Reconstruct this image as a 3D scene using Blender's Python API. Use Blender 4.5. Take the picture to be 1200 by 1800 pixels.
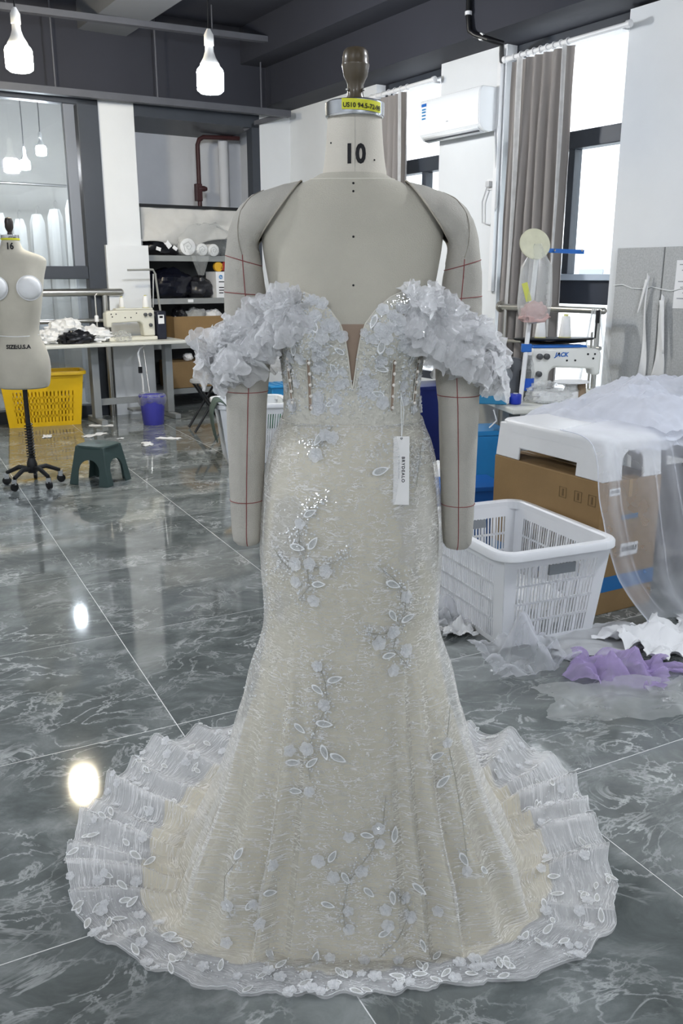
import bpy, bmesh, math, random
from mathutils import Vector, Matrix, noise
from mathutils.bvhtree import BVHTree
for o in list(bpy.data.objects): bpy.data.objects.remove(o)
SC = bpy.context.scene; COL = SC.collection
R = math.radians; PI = math.pi; rnd = random.Random(7)
# ------------------------------------------------------------------ camera, world, exposure
CAM_H = 1.38; PITCH = math.atan(417/1520)
cam = bpy.data.cameras.new('camera'); camo = bpy.data.objects.new('camera', cam); COL.objects.link(camo)
cam.sensor_fit = 'VERTICAL'; cam.sensor_height = 36; cam.lens = 1520/1800*36; cam.clip_start = .05; cam.clip_end = 200
camo.location = (0, 0, CAM_H); camo.rotation_euler = (PI/2-PITCH, 0, 0); SC.camera = camo
SC.view_settings.view_transform = 'Standard'; SC.view_settings.look = 'None'; SC.view_settings.gamma = 1
SC.view_settings.use_curve_mapping = False; SC.view_settings.exposure = 1.22
wd = bpy.data.worlds.new('overcast_sky'); SC.world = wd; wd.use_nodes = True
bg = wd.node_tree.nodes['Background']; bg.inputs[0].default_value = (.92, .96, 1, 1); bg.inputs[1].default_value = 1.8
BULB_POWER = 1.0
SC.cycles.max_bounces = 6; SC.cycles.transparent_max_bounces = 12; SC.cycles.diffuse_bounces = 3; SC.cycles.glossy_bounces = 3
SC.cycles.use_adaptive_sampling = True; SC.cycles.adaptive_threshold = .09
# room frame: p runs along the back wall (0 at the window wall, negative to the left), q away from the camera (0 at back wall)
RA = R(33); XA = Vector((math.cos(RA), math.sin(RA), 0)); YA = Vector((-math.sin(RA), math.cos(RA), 0)); CORNER = Vector((-.55, 10.0, 0))
def W(p, q, z=0): return CORNER + XA*p + YA*q + Vector((0, 0, z))
# ------------------------------------------------------------------ materials
MATS = {}
def lin(c):
    if isinstance(c, str): c = [int(c[i:i+2], 16) for i in (0, 2, 4)]
    f = lambda v: v/12.92 if v <= .04045 else ((v+.055)/1.055)**2.4
    return tuple(f(v/255) for v in c) + (1,)
def nd(nt, t, **kw):
    n = nt.nodes.new(t)
    for k, v in kw.items():
        if k in n.inputs: n.inputs[k].default_value = v
        else: setattr(n, k, v)
    return n
def mat(name, c, rough=.5, metal=0, var=0, vs=6, bump=0, bs=60, spec=.5, trans=0, alpha=1, coat=0, emit=0, sheen=0, c2=None, stretch=None, detail=4, ior=1.45):
    if name in MATS: return MATS[name]
    m = bpy.data.materials.new(name); m.use_nodes = True; nt = m.node_tree; b = nt.nodes['Principled BSDF']
    L = nt.links.new; col = lin(c)
    b.inputs['Base Color'].default_value = col; b.inputs['Roughness'].default_value = rough; b.inputs['Metallic'].default_value = metal
    b.inputs['Specular IOR Level'].default_value = spec; b.inputs['Transmission Weight'].default_value = trans; b.inputs['Alpha'].default_value = alpha
    b.inputs['Coat Weight'].default_value = coat; b.inputs['Sheen Weight'].default_value = sheen; b.inputs['IOR'].default_value = ior
    if emit: b.inputs['Emission Color'].default_value = col; b.inputs['Emission Strength'].default_value = emit
    tc = nd(nt, 'ShaderNodeTexCoord'); src = tc.outputs['Object']
    if stretch:
        mp = nd(nt, 'ShaderNodeMapping'); mp.inputs['Scale'].default_value = stretch; L(src, mp.inputs[0]); src = mp.outputs[0]
    if var or c2:
        n = nd(nt, 'ShaderNodeTexNoise', Scale=vs, Detail=detail, Roughness=.6); L(src, n.inputs['Vector'])
        r = nd(nt, 'ShaderNodeValToRGB'); e = r.color_ramp.elements
        e[0].position = .3; e[1].position = .7
        lo = lin(c2) if c2 else tuple(v*(1-var) for v in col[:3])+(1,)
        e[0].color = lo; e[1].color = col if c2 else tuple(min(1, v*(1+var*.5)) for v in col[:3])+(1,)
        L(n.outputs[0], r.inputs[0]); L(r.outputs[0], b.inputs['Base Color'])
    if bump:
        n = nd(nt, 'ShaderNodeTexNoise', Scale=bs, Detail=3); L(src, n.inputs['Vector'])
        k = nd(nt, 'ShaderNodeBump', Strength=bump, Distance=.01); L(n.outputs[0], k.inputs['Height']); L(k.outputs[0], b.inputs['Normal'])
    MATS[name] = m; return m
def sheer(name, c, alpha, rough=.6, scale=14, spec=.3, crease=0):
    """thin see-through cloth or film: diffuse + translucent mixed with transparent, alpha broken up by fold-like noise"""
    if name in MATS: return MATS[name]
    m = bpy.data.materials.new(name); m.use_nodes = True; nt = m.node_tree; nt.nodes.clear(); L = nt.links.new
    out = nd(nt, 'ShaderNodeOutputMaterial'); mx = nd(nt, 'ShaderNodeMixShader'); tr = nd(nt, 'ShaderNodeBsdfTransparent')
    b = nd(nt, 'ShaderNodeBsdfPrincipled', Roughness=rough); b.inputs['Base Color'].default_value = lin(c); b.inputs['Specular IOR Level'].default_value = spec
    tl = nd(nt, 'ShaderNodeBsdfTranslucent'); tl.inputs[0].default_value = lin(c); m2 = nd(nt, 'ShaderNodeMixShader', Fac=.35)
    L(b.outputs[0], m2.inputs[1]); L(tl.outputs[0], m2.inputs[2])
    L(tr.outputs[0], mx.inputs[1]); L(m2.outputs[0], mx.inputs[2]); L(mx.outputs[0], out.inputs[0])
    lw = nd(nt, 'ShaderNodeLayerWeight', Blend=.35)
    tc = nd(nt, 'ShaderNodeTexCoord')
    if crease:
        cn = nd(nt, 'ShaderNodeTexNoise', Scale=crease, Detail=5, Roughness=.65, Distortion=.8); L(tc.outputs['Object'], cn.inputs['Vector']); cb = nd(nt, 'ShaderNodeBump', Strength=.9, Distance=.006); L(cn.outputs[0], cb.inputs['Height']); L(cb.outputs[0], b.inputs['Normal']); L(cb.outputs[0], tl.inputs['Normal'])
    n = nd(nt, 'ShaderNodeTexNoise', Scale=scale, Detail=3); L(tc.outputs['Object'], n.inputs['Vector'])
    a = nd(nt, 'ShaderNodeMath', operation='MULTIPLY_ADD'); L(n.outputs[0], a.inputs[0]); a.inputs[1].default_value = alpha*.6; a.inputs[2].default_value = alpha*.7
    f = nd(nt, 'ShaderNodeMath', operation='MULTIPLY_ADD'); L(lw.outputs['Facing'], f.inputs[0]); f.inputs[1].default_value = .55*min(1, alpha*2.2); L(a.outputs[0], f.inputs[2])
    f.use_clamp = True; L(f.outputs[0], mx.inputs[0])
    MATS[name] = m; return m
def emission(name, c, s):
    m = bpy.data.materials.new(name); m.use_nodes = True; nt = m.node_tree; nt.nodes.clear()
    o = nd(nt, 'ShaderNodeOutputMaterial'); e = nd(nt, 'ShaderNodeEmission', Strength=s); e.inputs[0].default_value = lin(c); nt.links.new(e.outputs[0], o.inputs[0]); return m
# ------------------------------------------------------------------ mesh building
def setp(o, label=None, cat=None, group=None, kind=None):
    for k, v in (('label', label), ('category', cat), ('group', group), ('kind', kind)):
        if v: o[k] = v
    return o
def thing(name, label, cat, loc=(0, 0, 0), rz=0, group=None):
    o = bpy.data.objects.new(name, None); o.empty_display_size = .1; COL.objects.link(o); o.location = loc; o.rotation_euler = (0, 0, rz)
    return setp(o, label, cat, group)
class MB:
    def __init__(s): s.v = []; s.f = []; s.mi = []; s.uv = None; s.cur = 0
    def add(s, vs, fs):
        k = len(s.v); s.v += [tuple(v) for v in vs]; s.f += [tuple(i+k for i in f) for f in fs]; s.mi += [s.cur]*len(fs); return s
    def box(s, c, d, rz=0, rx=0, ry=0, taper=1):
        M = Matrix.Translation(c) @ Matrix.Rotation(rz, 4, 'Z') @ Matrix.Rotation(ry, 4, 'Y') @ Matrix.Rotation(rx, 4, 'X')
        vs = []
        for z in (-1, 1):
            t = 1 if z > 0 else taper
            for x, y in ((-1, -1), (1, -1), (1, 1), (-1, 1)): vs.append(M @ Vector((x*d[0]/2*t, y*d[1]/2*t, z*d[2]/2)))
        return s.add(vs, [(3, 2, 1, 0), (4, 5, 6, 7), (0, 1, 5, 4), (1, 2, 6, 5), (2, 3, 7, 6), (3, 0, 4, 7)])
    def b2(s, a, b): return s.box([(a[i]+b[i])/2 for i in range(3)], [abs(b[i]-a[i]) for i in range(3)])
    def rings(s, rs, cap=True, close=True):
        n = len(rs[0]); vs = [p for r in rs for p in r]; fs = []
        for i in range(len(rs)-1):
            for j in range(n if close else n-1):
                k = (j+1) % n; fs.append((i*n+j, i*n+k, (i+1)*n+k, (i+1)*n+j))
        if cap and close: fs.append(tuple(range(n))[::-1]); fs.append(tuple((len(rs)-1)*n+j for j in range(n)))
        return s.add(vs, fs)
    def lathe(s, prof, c=(0, 0, 0), n=20, cap=True, rx=0, ry=0, rz=0, sx=1, sy=1):
        M = Matrix.Translation(c) @ Matrix.Rotation(rz, 4, 'Z') @ Matrix.Rotation(ry, 4, 'Y') @ Matrix.Rotation(rx, 4, 'X')
        return s.rings([[M @ Vector((r*sx*math.cos(2*PI*j/n), r*sy*math.sin(2*PI*j/n), z)) for j in range(n)] for r, z in prof], cap)
    def tube(s, pts, r, n=8, cap=True):
        pts = [Vector(p) for p in pts]; rs = []; m = len(pts); nrm = None
        for i, p in enumerate(pts):
            d = (pts[min(i+1, m-1)]-pts[max(i-1, 0)]).normalized()
            if nrm is None:
                nrm = d.orthogonal().normalized()
            else:
                nrm = (nrm - d*nrm.dot(d)); nrm = nrm.normalized() if nrm.length > 1e-6 else d.orthogonal().normalized()
            b = d.cross(nrm); rr = r[i] if isinstance(r, (list, tuple)) else r
            rs.append([p + (nrm*math.cos(2*PI*j/n)+b*math.sin(2*PI*j/n))*rr for j in range(n)])
        return s.rings(rs, cap)
    def bars(s, pts, w, h=None):
        h = h or w
        for a, b in zip(pts, pts[1:]):
            a = Vector(a); b = Vector(b); d = b-a; l = d.length; d.normalize(); u = d.cross(Vector((0, 0, 1))); u = u.normalized() if u.length > 1e-4 else Vector((1, 0, 0)); t = u.cross(d)
            vs = [q+u*sx*w/2+t*sy*h/2 for q in (a, b) for sx, sy in ((-1, -1), (1, -1), (1, 1), (-1, 1))]
            s.add(vs, [(3, 2, 1, 0), (4, 5, 6, 7), (0, 1, 5, 4), (1, 2, 6, 5), (2, 3, 7, 6), (3, 0, 4, 7)])
        return s
    def grid(s, fn, nu, nv, closeu=False, uv=False):
        vs = []; uvs = []
        for j in range(nv+1):
            for i in range(nu if closeu else nu+1): vs.append(fn(i/nu, j/nv))
        w = nu if closeu else nu+1; fs = []
        for j in range(nv):
            for i in range(nu):
                k = (i+1) % w if closeu else i+1; fs.append((j*w+i, j*w+k, (j+1)*w+k, (j+1)*w+i))
        return s.add(vs, fs)
    def ball(s, c, r, n=10, m=6, sz=1):
        prof = [(max(1e-4, r*math.sin(PI*i/m)), -r*sz*math.cos(PI*i/m)) for i in range(m+1)]; return s.lathe(prof, c, n, True)
    def octa(s, c, r):
        c = Vector(c); return s.add([c+Vector(d)*r for d in ((1,0,0),(0,1,0),(-1,0,0),(0,-1,0),(0,0,1),(0,0,-1))], [(0,1,4),(1,2,4),(2,3,4),(3,0,4),(1,0,5),(2,1,5),(3,2,5),(0,3,5)])
    def prism(s, poly, t, c=(0, 0, 0), rx=0, rz=0):
        """poly in local xz, thickness t along y"""
        M = Matrix.Translation(c) @ Matrix.Rotation(rz, 4, 'Z') @ Matrix.Rotation(rx, 4, 'X'); n = len(poly)
        vs = [M @ Vector((x, -t/2, z)) for x, z in poly] + [M @ Vector((x, t/2, z)) for x, z in poly]
        return s.add(vs, [tuple(range(n)), tuple(range(2*n-1, n-1, -1))] + [(i, i+n, (i+1) % n+n, (i+1) % n) for i in range(n)])
    def mesh(s, name, mats, smooth=True):
        me = bpy.data.meshes.new(name); me.from_pydata(s.v, [], s.f)
        for m in (mats if isinstance(mats, (list, tuple)) else [mats]): me.materials.append(m)
        if len(set(s.mi)) > 1: me.polygons.foreach_set('material_index', s.mi)
        if smooth: me.polygons.foreach_set('use_smooth', [True]*len(me.polygons)); me.set_sharp_from_angle(angle=R(38))
        me.update(); return me
    def build(s, name, mats, parent=None, loc=(0, 0, 0), rz=0, smooth=True, bevel=0, sub=0, solid=0, kind=None, label=None, cat=None, group=None, seg=2, recalc=False):
        me = s.mesh(name, mats, smooth)
        if recalc:
            bm = bmesh.new(); bm.from_mesh(me); bmesh.ops.recalc_face_normals(bm, faces=bm.faces); bm.to_mesh(me); bm.free()
        o = bpy.data.objects.new(name, me); COL.objects.link(o); o.parent = parent; o.location = loc; o.rotation_euler = (0, 0, rz)
        if solid: md = o.modifiers.new('thick', 'SOLIDIFY'); md.thickness = solid; md.offset = 0
        if bevel: md = o.modifiers.new('edge', 'BEVEL'); md.width = bevel; md.segments = seg; md.limit_method = 'ANGLE'; md.angle_limit = R(40)
        if sub: md = o.modifiers.new('round', 'SUBSURF'); md.levels = sub; md.render_levels = sub
        return setp(o, label, cat, group, kind)
def inst(src, parent=None, loc=(0, 0, 0), rot=(0, 0, 0), sc=None, **kw):
    o = src.copy(); COL.objects.link(o); o.parent = parent; o.location = loc; o.rotation_euler = rot
    if sc: o.scale = sc if isinstance(sc, (tuple, list)) else (sc,)*3
    for k, v in kw.items(): o[k] = v
    return o
def text(s, size, m, name='lettering', parent=None, loc=(0, 0, 0), rot=(PI/2, 0, 0), depth=.0006, bold=0, space=1, shear=0, xs=1, wrap=None):
    cu = bpy.data.curves.new(name, 'FONT'); cu.body = s; cu.size = size; cu.align_x = 'CENTER'; cu.align_y = 'CENTER'; cu.extrude = depth; cu.offset = bold; cu.space_character = space; cu.shear = shear; cu.resolution_u = 3
    t = bpy.data.objects.new(name, cu); COL.objects.link(t); dg = bpy.context.evaluated_depsgraph_get(); me = bpy.data.meshes.new_from_object(t.evaluated_get(dg)); bpy.data.objects.remove(t)
    for v in me.vertices:
        v.co.x *= xs
        if wrap: wrap(v)
    me.name = name; me.materials.clear(); me.materials.append(m); o = bpy.data.objects.new(name, me); COL.objects.link(o); o.parent = parent; o.location = loc; o.rotation_euler = rot; return o
def interp(tab, x):
    if x <= tab[0][0]: return tab[0][1]
    for (a, b), (c, d) in zip(tab, tab[1:]):
        if x <= c:
            t = (x-a)/(c-a); return b+(d-b)*t
    return tab[-1][1]
def sstep(a, b, x):
    t = max(0, min(1, (x-a)/(b-a))); return t*t*(3-2*t)
def fbm(x, y, z=0): return noise.fractal(Vector((x, y, z)), .9, 2.0, 4)
white = mat('white_paint', 'e0e3e5', .7, var=.05, vs=1.2, bump=.05, bs=40)
black = mat('black_plastic', '121316', .4)
chrome = mat('chrome', 'd8d8d8', .12, 1)
steel = mat('brushed_steel', 'c4c2bc', .32, 1)
# ================================================================== the room
darkpaint = mat('dark_ceiling_paint', '2f313a', .75, var=.12, vs=.9, bump=.04, bs=30)
framemat = mat('dark_window_frame', '3c4149', .45, var=.06)
def struct(name, mb, m, bevel=0, **kw): return mb.build(name, m, loc=CORNER, rz=RA, bevel=bevel, kind='structure', smooth=False, **kw)
# floor: grout bed with polished marble-look tiles on it
fl = MB().b2((-8.8, -12.3, -.06), (3, 4.5, -.0007)).build('floor', mat('grout', 'e2e4e3', .35), loc=CORNER, rz=RA, kind='structure', smooth=False)
def marble():
    m = bpy.data.materials.new('polished_grey_marble_tile'); m.use_nodes = True; nt = m.node_tree; b = nt.nodes['Principled BSDF']; L = nt.links.new
    tc = nd(nt, 'ShaderNodeTexCoord'); oi = nd(nt, 'ShaderNodeObjectInfo'); ad = nd(nt, 'ShaderNodeVectorMath', operation='MULTIPLY_ADD')
    cb = nd(nt, 'ShaderNodeCombineXYZ'); L(oi.outputs['Random'], cb.inputs[0]); L(oi.outputs['Random'], cb.inputs[1]); L(oi.outputs['Random'], cb.inputs[2])
    L(cb.outputs[0], ad.inputs[0]); ad.inputs[1].default_value = (37, 91, 53); L(tc.outputs['Object'], ad.inputs[2])
    mp = nd(nt, 'ShaderNodeMapping'); mp.inputs['Rotation'].default_value = (0, 0, .5); mp.inputs['Scale'].default_value = (1, 1.35, 1); L(ad.outputs[0], mp.inputs[0])
    base = nd(nt, 'ShaderNodeTexNoise', Scale=3.2, Detail=8, Roughness=.68, Distortion=.6); L(mp.outputs[0], base.inputs['Vector'])
    r1 = nd(nt, 'ShaderNodeValToRGB'); e = r1.color_ramp.elements; e[0].position = .3; e[0].color = lin('555a59'); e[1].position = .72; e[1].color = lin('959a99')
    k = r1.color_ramp.elements.new(.5); k.color = lin('6e7473'); L(base.outputs[0], r1.inputs[0])
    def veins(scale, width, dist):
        n = nd(nt, 'ShaderNodeTexNoise', Scale=scale, Detail=7, Roughness=.6, Distortion=dist); L(mp.outputs[0], n.inputs['Vector'])
        a = nd(nt, 'ShaderNodeMath', operation='SUBTRACT'); L(n.outputs[0], a.inputs[0]); a.inputs[1].default_value = .5
        c = nd(nt, 'ShaderNodeMath', operation='ABSOLUTE'); L(a.outputs[0], c.inputs[0])
        q = nd(nt, 'ShaderNodeMapRange'); q.inputs[1].default_value = 0; q.inputs[2].default_value = width; q.inputs[3].default_value = 1; q.inputs[4].default_value = 0; L(c.outputs[0], q.inputs[0]); return q.outputs[0]
    v1 = veins(2.2, .014, 1.0); v2 = veins(5.5, .024, .7)
    brk = nd(nt, 'ShaderNodeTexNoise', Scale=4, Detail=3); L(mp.outputs[0], brk.inputs['Vector'])
    bk = nd(nt, 'ShaderNodeMapRange'); bk.inputs[1].default_value = .42; bk.inputs[2].default_value = .68; L(brk.outputs[0], bk.inputs[0])
    x1 = nd(nt, 'ShaderNodeMath', operation='MULTIPLY'); L(v1, x1.inputs[0]); x1.inputs[1].default_value = .8
    x2 = nd(nt, 'ShaderNodeMath', operation='MULTIPLY'); L(v2, x2.inputs[0]); L(bk.outputs[0], x2.inputs[1])
    x3 = nd(nt, 'ShaderNodeMath', operation='MULTIPLY'); L(x1.outputs[0], x3.inputs[0]); L(bk.outputs[0], x3.inputs[1])
    mxv = nd(nt, 'ShaderNodeMath', operation='MAXIMUM'); L(x3.outputs[0], mxv.inputs[0]); L(x2.outputs[0], mxv.inputs[1])
    sc_ = nd(nt, 'ShaderNodeMath', operation='MULTIPLY'); L(mxv.outputs[0], sc_.inputs[0]); sc_.inputs[1].default_value = .62
    mix = nd(nt, 'ShaderNodeMixRGB'); L(sc_.outputs[0], mix.inputs[0]); L(r1.outputs[0], mix.inputs[1]); mix.inputs[2].default_value = lin('e6e9e8')
    L(mix.outputs[0], b.inputs['Base Color']); b.inputs['Roughness'].default_value = .055; b.inputs['Specular IOR Level'].default_value = .75
    return m
TM = marble(); T = .8; TA = R(27.3); tu = Vector((math.cos(TA), math.sin(TA), 0)); tv = Vector((-math.sin(TA), math.cos(TA), 0))
tb = MB(); h = T/2-.0014
tb.rings([[(sx*(h-i), sy*(h-i), z) for sx, sy in ((-1, -1), (1, -1), (1, 1), (-1, 1))] for i, z in ((0, -.0006), (0, -.0005), (.0008, 0))], True)
tile = None
for i in range(-14, 22):
    for j in range(-6, 18):
        c = tu*(.67+(i+.5)*T) + tv*(1.64+(j+.5)*T); d = c-CORNER; p, q = d.dot(XA), d.dot(YA)
        if -6.6 < p < .42 and -11.0 < q < 1.3 and (q < .3 or p > -1.9):
            if tile is None: tile = tb.build('tile', TM, fl, smooth=False)
            else: tile = inst(tile, fl)
            tile.matrix_basis = Matrix.Rotation(-RA, 4, 'Z') @ Matrix.Translation(c-CORNER) @ Matrix.Rotation(TA, 4, 'Z')
# ceiling and beams
struct('ceiling', MB().b2((-8.8, -12.3, 3.75), (.6, 4.5, 3.85)), darkpaint)
struct('trim_1', MB().b2((-.34, -12.2, 3.06), (.5, 0, 3.75)).b2((-.62, -12.2, 3.42), (-.34, 0, 3.75)), darkpaint)
struct('trim_2', MB().b2((-8.5, -.10, 3.0), (-.34, .42, 3.75)), darkpaint)
struct('trim_3', MB().b2((-2.25, -8, 3.52), (-1.80, -.1, 3.75)), mat('grey_beam_paint', '6c6f75', .7, var=.08, vs=1))
# window wall (right): piers, sills, heads
struct('wall_right', MB().b2((0, -1.60, 0), (.35, .1, 3.1)).b2((0, -3.31, 0), (.35, -2.53, 3.06)).b2((0, -7.3, 0), (.35, -4.45, 3.04)).b2((0, -12.2, 0), (.35, -9.6, 3.06))
       .b2((.05, -2.53, 0), (.35, -1.6, .45)).b2((.05, -4.45, 0), (.35, -3.31, .45)).b2((.05, -9.6, 0), (.35, -7.3, .9)), white)
struct('wall_corner', MB().b2((-.37, 0, 0), (0, .12, 3.02)), white)
struct('wall_rear', MB().b2((-8.6, -12.2, 0), (.3, -12.0, 3.75)), white)
struct('wall_left', MB().b2((-8.6, -12.2, 0), (-8.4, 3.2, 3.75)), white)
# alcove behind the shelf
grey_wall = mat('pale_grey_wall', 'd6d9de', .75, var=.07, vs=1.5)
struct('wall_alcove', MB().b2((-2.1, .95, 0), (.35, 1.05, 3.1)).b2((-1.80, .1, 0), (-1.72, .95, 3.1)).b2((-.12, .12, 0), (-.05, .95, 3.1)), grey_wall)
struct('trim_4', MB().b2((-1.74, 0, 2.86), (-.37, .95, 3.0)).b2((-.46, .0, 0), (-.37, .12, 2.9)), framemat)
# plastered pier left of the alcove with a thicker wrapped foot
struct('wall_pier', MB().b2((-2.10, -.02, 0), (-1.74, .30, 3.0)).b2((-2.13, -.10, 0), (-1.70, -.02, 1.66)), white)
# room beyond the glazed partition
struct('wall_back', MB().b2((-8.4, 2.9, 0), (.6, 3.05, 3.75)).b2((-1.9, .35, 0), (-1.8, 1.05, 3.75)).b2((.5, 1.05, 0), (.6, 2.9, 3.75)), mat('cream_wall', 'd9d6cd', .7, var=.05))
# ------------------------------------------------------------------ windows
def glass_mat(name, tint, refl, frost=0, fcol='f2f4f6'):
    m = bpy.data.materials.new(name); m.use_nodes = True; nt = m.node_tree; nt.nodes.clear(); L = nt.links.new
    out = nd(nt, 'ShaderNodeOutputMaterial'); t = nd(nt, 'ShaderNodeBsdfTransparent'); t.inputs[0].default_value = lin(tint)
    g = nd(nt, 'ShaderNodeBsdfGlossy', Roughness=.02); lw = nd(nt, 'ShaderNodeLayerWeight', Blend=.5); fr = nd(nt, 'ShaderNodeMath', operation='POWER'); L(lw.outputs['Facing'], fr.inputs[0]); fr.inputs[1].default_value = 4
    mu = nd(nt, 'ShaderNodeMath', operation='MULTIPLY_ADD'); L(fr.outputs[0], mu.inputs[0]); mu.inputs[1].default_value = .5; mu.inputs[2].default_value = refl
    a = t.outputs[0]
    if frost:
        tl = nd(nt, 'ShaderNodeBsdfTranslucent'); tl.inputs[0].default_value = lin(fcol)
        m0 = nd(nt, 'ShaderNodeMixShader', Fac=frost); L(t.outputs[0], m0.inputs[1]); L(tl.outputs[0], m0.inputs[2]); a = m0.outputs[0]
    mx = nd(nt, 'ShaderNodeMixShader'); L(mu.outputs[0], mx.inputs[0]); L(a, mx.inputs[1]); L(g.outputs[0], mx.inputs[2]); L(mx.outputs[0], out.inputs[0]); return m
clear = glass_mat('window_glass', 'f4f7f8', .02); frosted = glass_mat('dusty_window_glass', 'ffffff', .01, .35)
part_glass = glass_mat('partition_glass', 'eef2f4', .05, .10)
def right_window(n, q0, q1, z0, z1, mull):
    w = struct('window_%d' % n, MB().b2((.10, q0, z0), (.18, q0+.06, z1)).b2((.10, q1-.06, z0), (.18, q1, z1)).b2((.10, q0, z0), (.18, q1, z0+.07)).b2((.10, q0, z1-.06), (.18, q1, z1)), framemat, bevel=.004)
    MB().b2((.09, q0, 2.26), (.20, q1, 2.38)).build('transom', framemat, w, smooth=False, bevel=.006)
    MB().b2((.09, q0, 1.17), (.16, q1, 1.34)).build('spandrel_panel', mat('dark_panel', '343a46', .4), w, smooth=False)
    MB().b2((.05, q0, 1.34), (.22, q1, 1.385)).build('window_sill', mat('pale_blue_sill', 'bcc9d8', .5), w, smooth=False, bevel=.004)
    for m in mull: MB().b2((.10, m-.03, 1.385), (.18, m+.03, 2.26)).build('mullion', framemat, w, smooth=False, bevel=.004)
    MB().b2((.138, q0+.06, 2.38), (.144, q1-.06, z1-.06)).build('pane', frosted, w, smooth=False)
    e = [q0+.06]+list(mull)+[q1-.06]
    for a, b in zip(e, e[1:]): MB().b2((.138, a+.03, 1.385), (.144, b-.03, 2.26)).build('pane', clear, w, smooth=False)
    MB().b2((.138, q0+.06, z0+.07), (.144, q1-.06, 1.17)).build('pane', frosted, w, smooth=False)
    return w
right_window(1, -2.53, -1.60, .45, 3.06, [-2.2])
right_window(2, -4.45, -3.31, .45, 3.06, [-3.93])
right_window(3, -9.6, -7.3, .9, 3.06, [-8.8, -8.1])  # unseen window, added further along the wall to let in daylight
# glazed partition on the left of the back wall
def pwin():
    w = struct('window_4', MB().b2((-2.30, -.06, 0), (-2.10, .06, 3.02)).b2((-6, -.06, 2.90), (-2.1, .06, 3.02)).b2((-6, -.06, 0), (-2.1, .06, .12)), framemat, bevel=.006)
    MB().b2((-6, -.05, 1.34), (-2.3, .05, 1.46)).build('transom', framemat, w, smooth=False, bevel=.006)
    MB().b2((-2.42, -.035, 1.46), (-2.32, .035, 2.9)).build('sash_stile', mat('grey_sash', '7d828b', .4), w, smooth=False, bevel=.004)
    MB().b2((-4.4, -.05, .12), (-4.28, .05, 2.9)).build('mullion', framemat, w, smooth=False, bevel=.005)
    for a, b in ((-2.42, -4.28), (-4.4, -6)):
        MB().b2((b, -.004, 1.46), (a, .004, 2.9)).build('pane', part_glass, w, smooth=False)
        MB().b2((b, -.004, .12), (a+.1, .004, 1.34)).build('pane', part_glass, w, smooth=False)
pwin()
# ------------------------------------------------------------------ hanging lamps
bulb_c = emission('lit_bulb', 'f4f8ff', 150*BULB_POWER); bulb_b = emission('lit_small_bulb', 'f4f8ff', 120*BULB_POWER); bulb_r = emission('added_rear_bulb', 'f4f8ff', 85*BULB_POWER); bulb_w = emission('lit_warm_bulb', 'fff1d2', 120*BULB_POWER)
bulb_case = mat('white_lamp_body', 'e9e9e6', .35)
def bulb(x, y, z, label, m=bulb_c, s=1.0, top=3.72):
    t = thing('hanging_bulb', label, 'lamp', (x, y, z), group='hanging work lamps')
    MB().lathe([(.002, -.085), (.055, -.083), (.07, -.07), (.072, -.06), (.072, .02), (.066, .035), (.05, .05)], n=24).build('bulb', m, t).scale = (s,)*3
    MB().lathe([(.055, .046), (.052, .06), (.034, .09), (.024, .12), (.022, .15)], n=20).build('lamp_neck', bulb_case, t).scale = (s,)*3
    MB().lathe([(.018, .145), (.026, .15), (.026, .20), (.018, .215), (.010, .23)], n=16).build('socket', bulb_case, t).scale = (s,)*3
    MB().tube([(0, 0, .22*s), (.004, 0, .5*s), (0, 0, top-z)], .006, 6).build('cable', black, t)
    return t
bulb(-2.19, 6.48, 2.82, 'lit warm white bulb hanging at the left edge above the glazed partition', bulb_w, 1.25)
bulb(-.885, 6.4, 2.67, 'lit cool white bulb hanging left of the large dress form', bulb_c, 1.25)
for x, y, l in ((-2.6, 2.2, 'unseen lit bulb added over the open floor left of the gown'), (1.9, 2.4, 'unseen lit bulb added over the scrap heap at the right'), (-1.2, -.9, 'unseen lit bulb added behind the camera on the left'), (1.3, -1.6, 'unseen lit bulb added behind the camera on the right')):
    bulb(x, y, 2.8, l, bulb_c if y > 0 else bulb_r, 1.25)  # unseen bulbs added overhead and behind the camera as fill light
for p, q, l in ((-2.29, 1.3, 'lit bulb hanging inside the glazed back room, higher one'), (-2.42, 1.5, 'lit bulb hanging inside the glazed back room, lower one')):
    w = W(p, q); bulb(w.x, w.y, 2.66 if q < 1.4 else 2.53, l, bulb_b, .75)
# ================================================================== the large dress form
FX, FY = .02, 1.70
linen = mat('ecru_linen_canvas', 'c1bcad', .85, var=.07, vs=9, bump=.25, bs=420, sheen=.15)
sleeve = mat('grey_linen_sleeve', 'b8b4aa', .9, var=.10, vs=14, bump=.35, bs=480, sheen=.1)
neckm = mat('pale_neck_canvas', 'd2ccbf', .85, var=.05, vs=9, bump=.2, bs=420)
redline = mat('red_guide_thread', '8d4a48', .8)
BT = [(.60, .165, .135, .14), (.75, .172, .14, .15), (.86, .176, .142, .152), (.95, .168, .14, .145), (1.02, .155, .128, .125), (1.08, .136, .112, .108), (1.12, .128, .104, .1), (1.17, .127, .102, .1), (1.22, .132, .108, .103), (1.26, .138, .114, .106), (1.30, .145, .118, .11), (1.36, .157, .112, .115),
      (1.42, .167, .102, .117), (1.46, .171, .092, .11), (1.485, .168, .085, .102), (1.505, .158, .078, .096), (1.52, .143, .072, .09), (1.533, .118, .066, .083), (1.541, .097, .062, .077), (1.547, .081, .0605, .072), (1.552, .070, .059, .067), (1.557, .062, .0575, .062)]
def bodydims(z):
    for a, b in zip(BT, BT[1:]):
        if z <= b[0]:
            t = max(0, (z-a[0])/(b[0]-a[0])); return [a[i]+(b[i]-a[i])*t for i in (1, 2, 3)]
    return BT[-1][1:]
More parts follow.
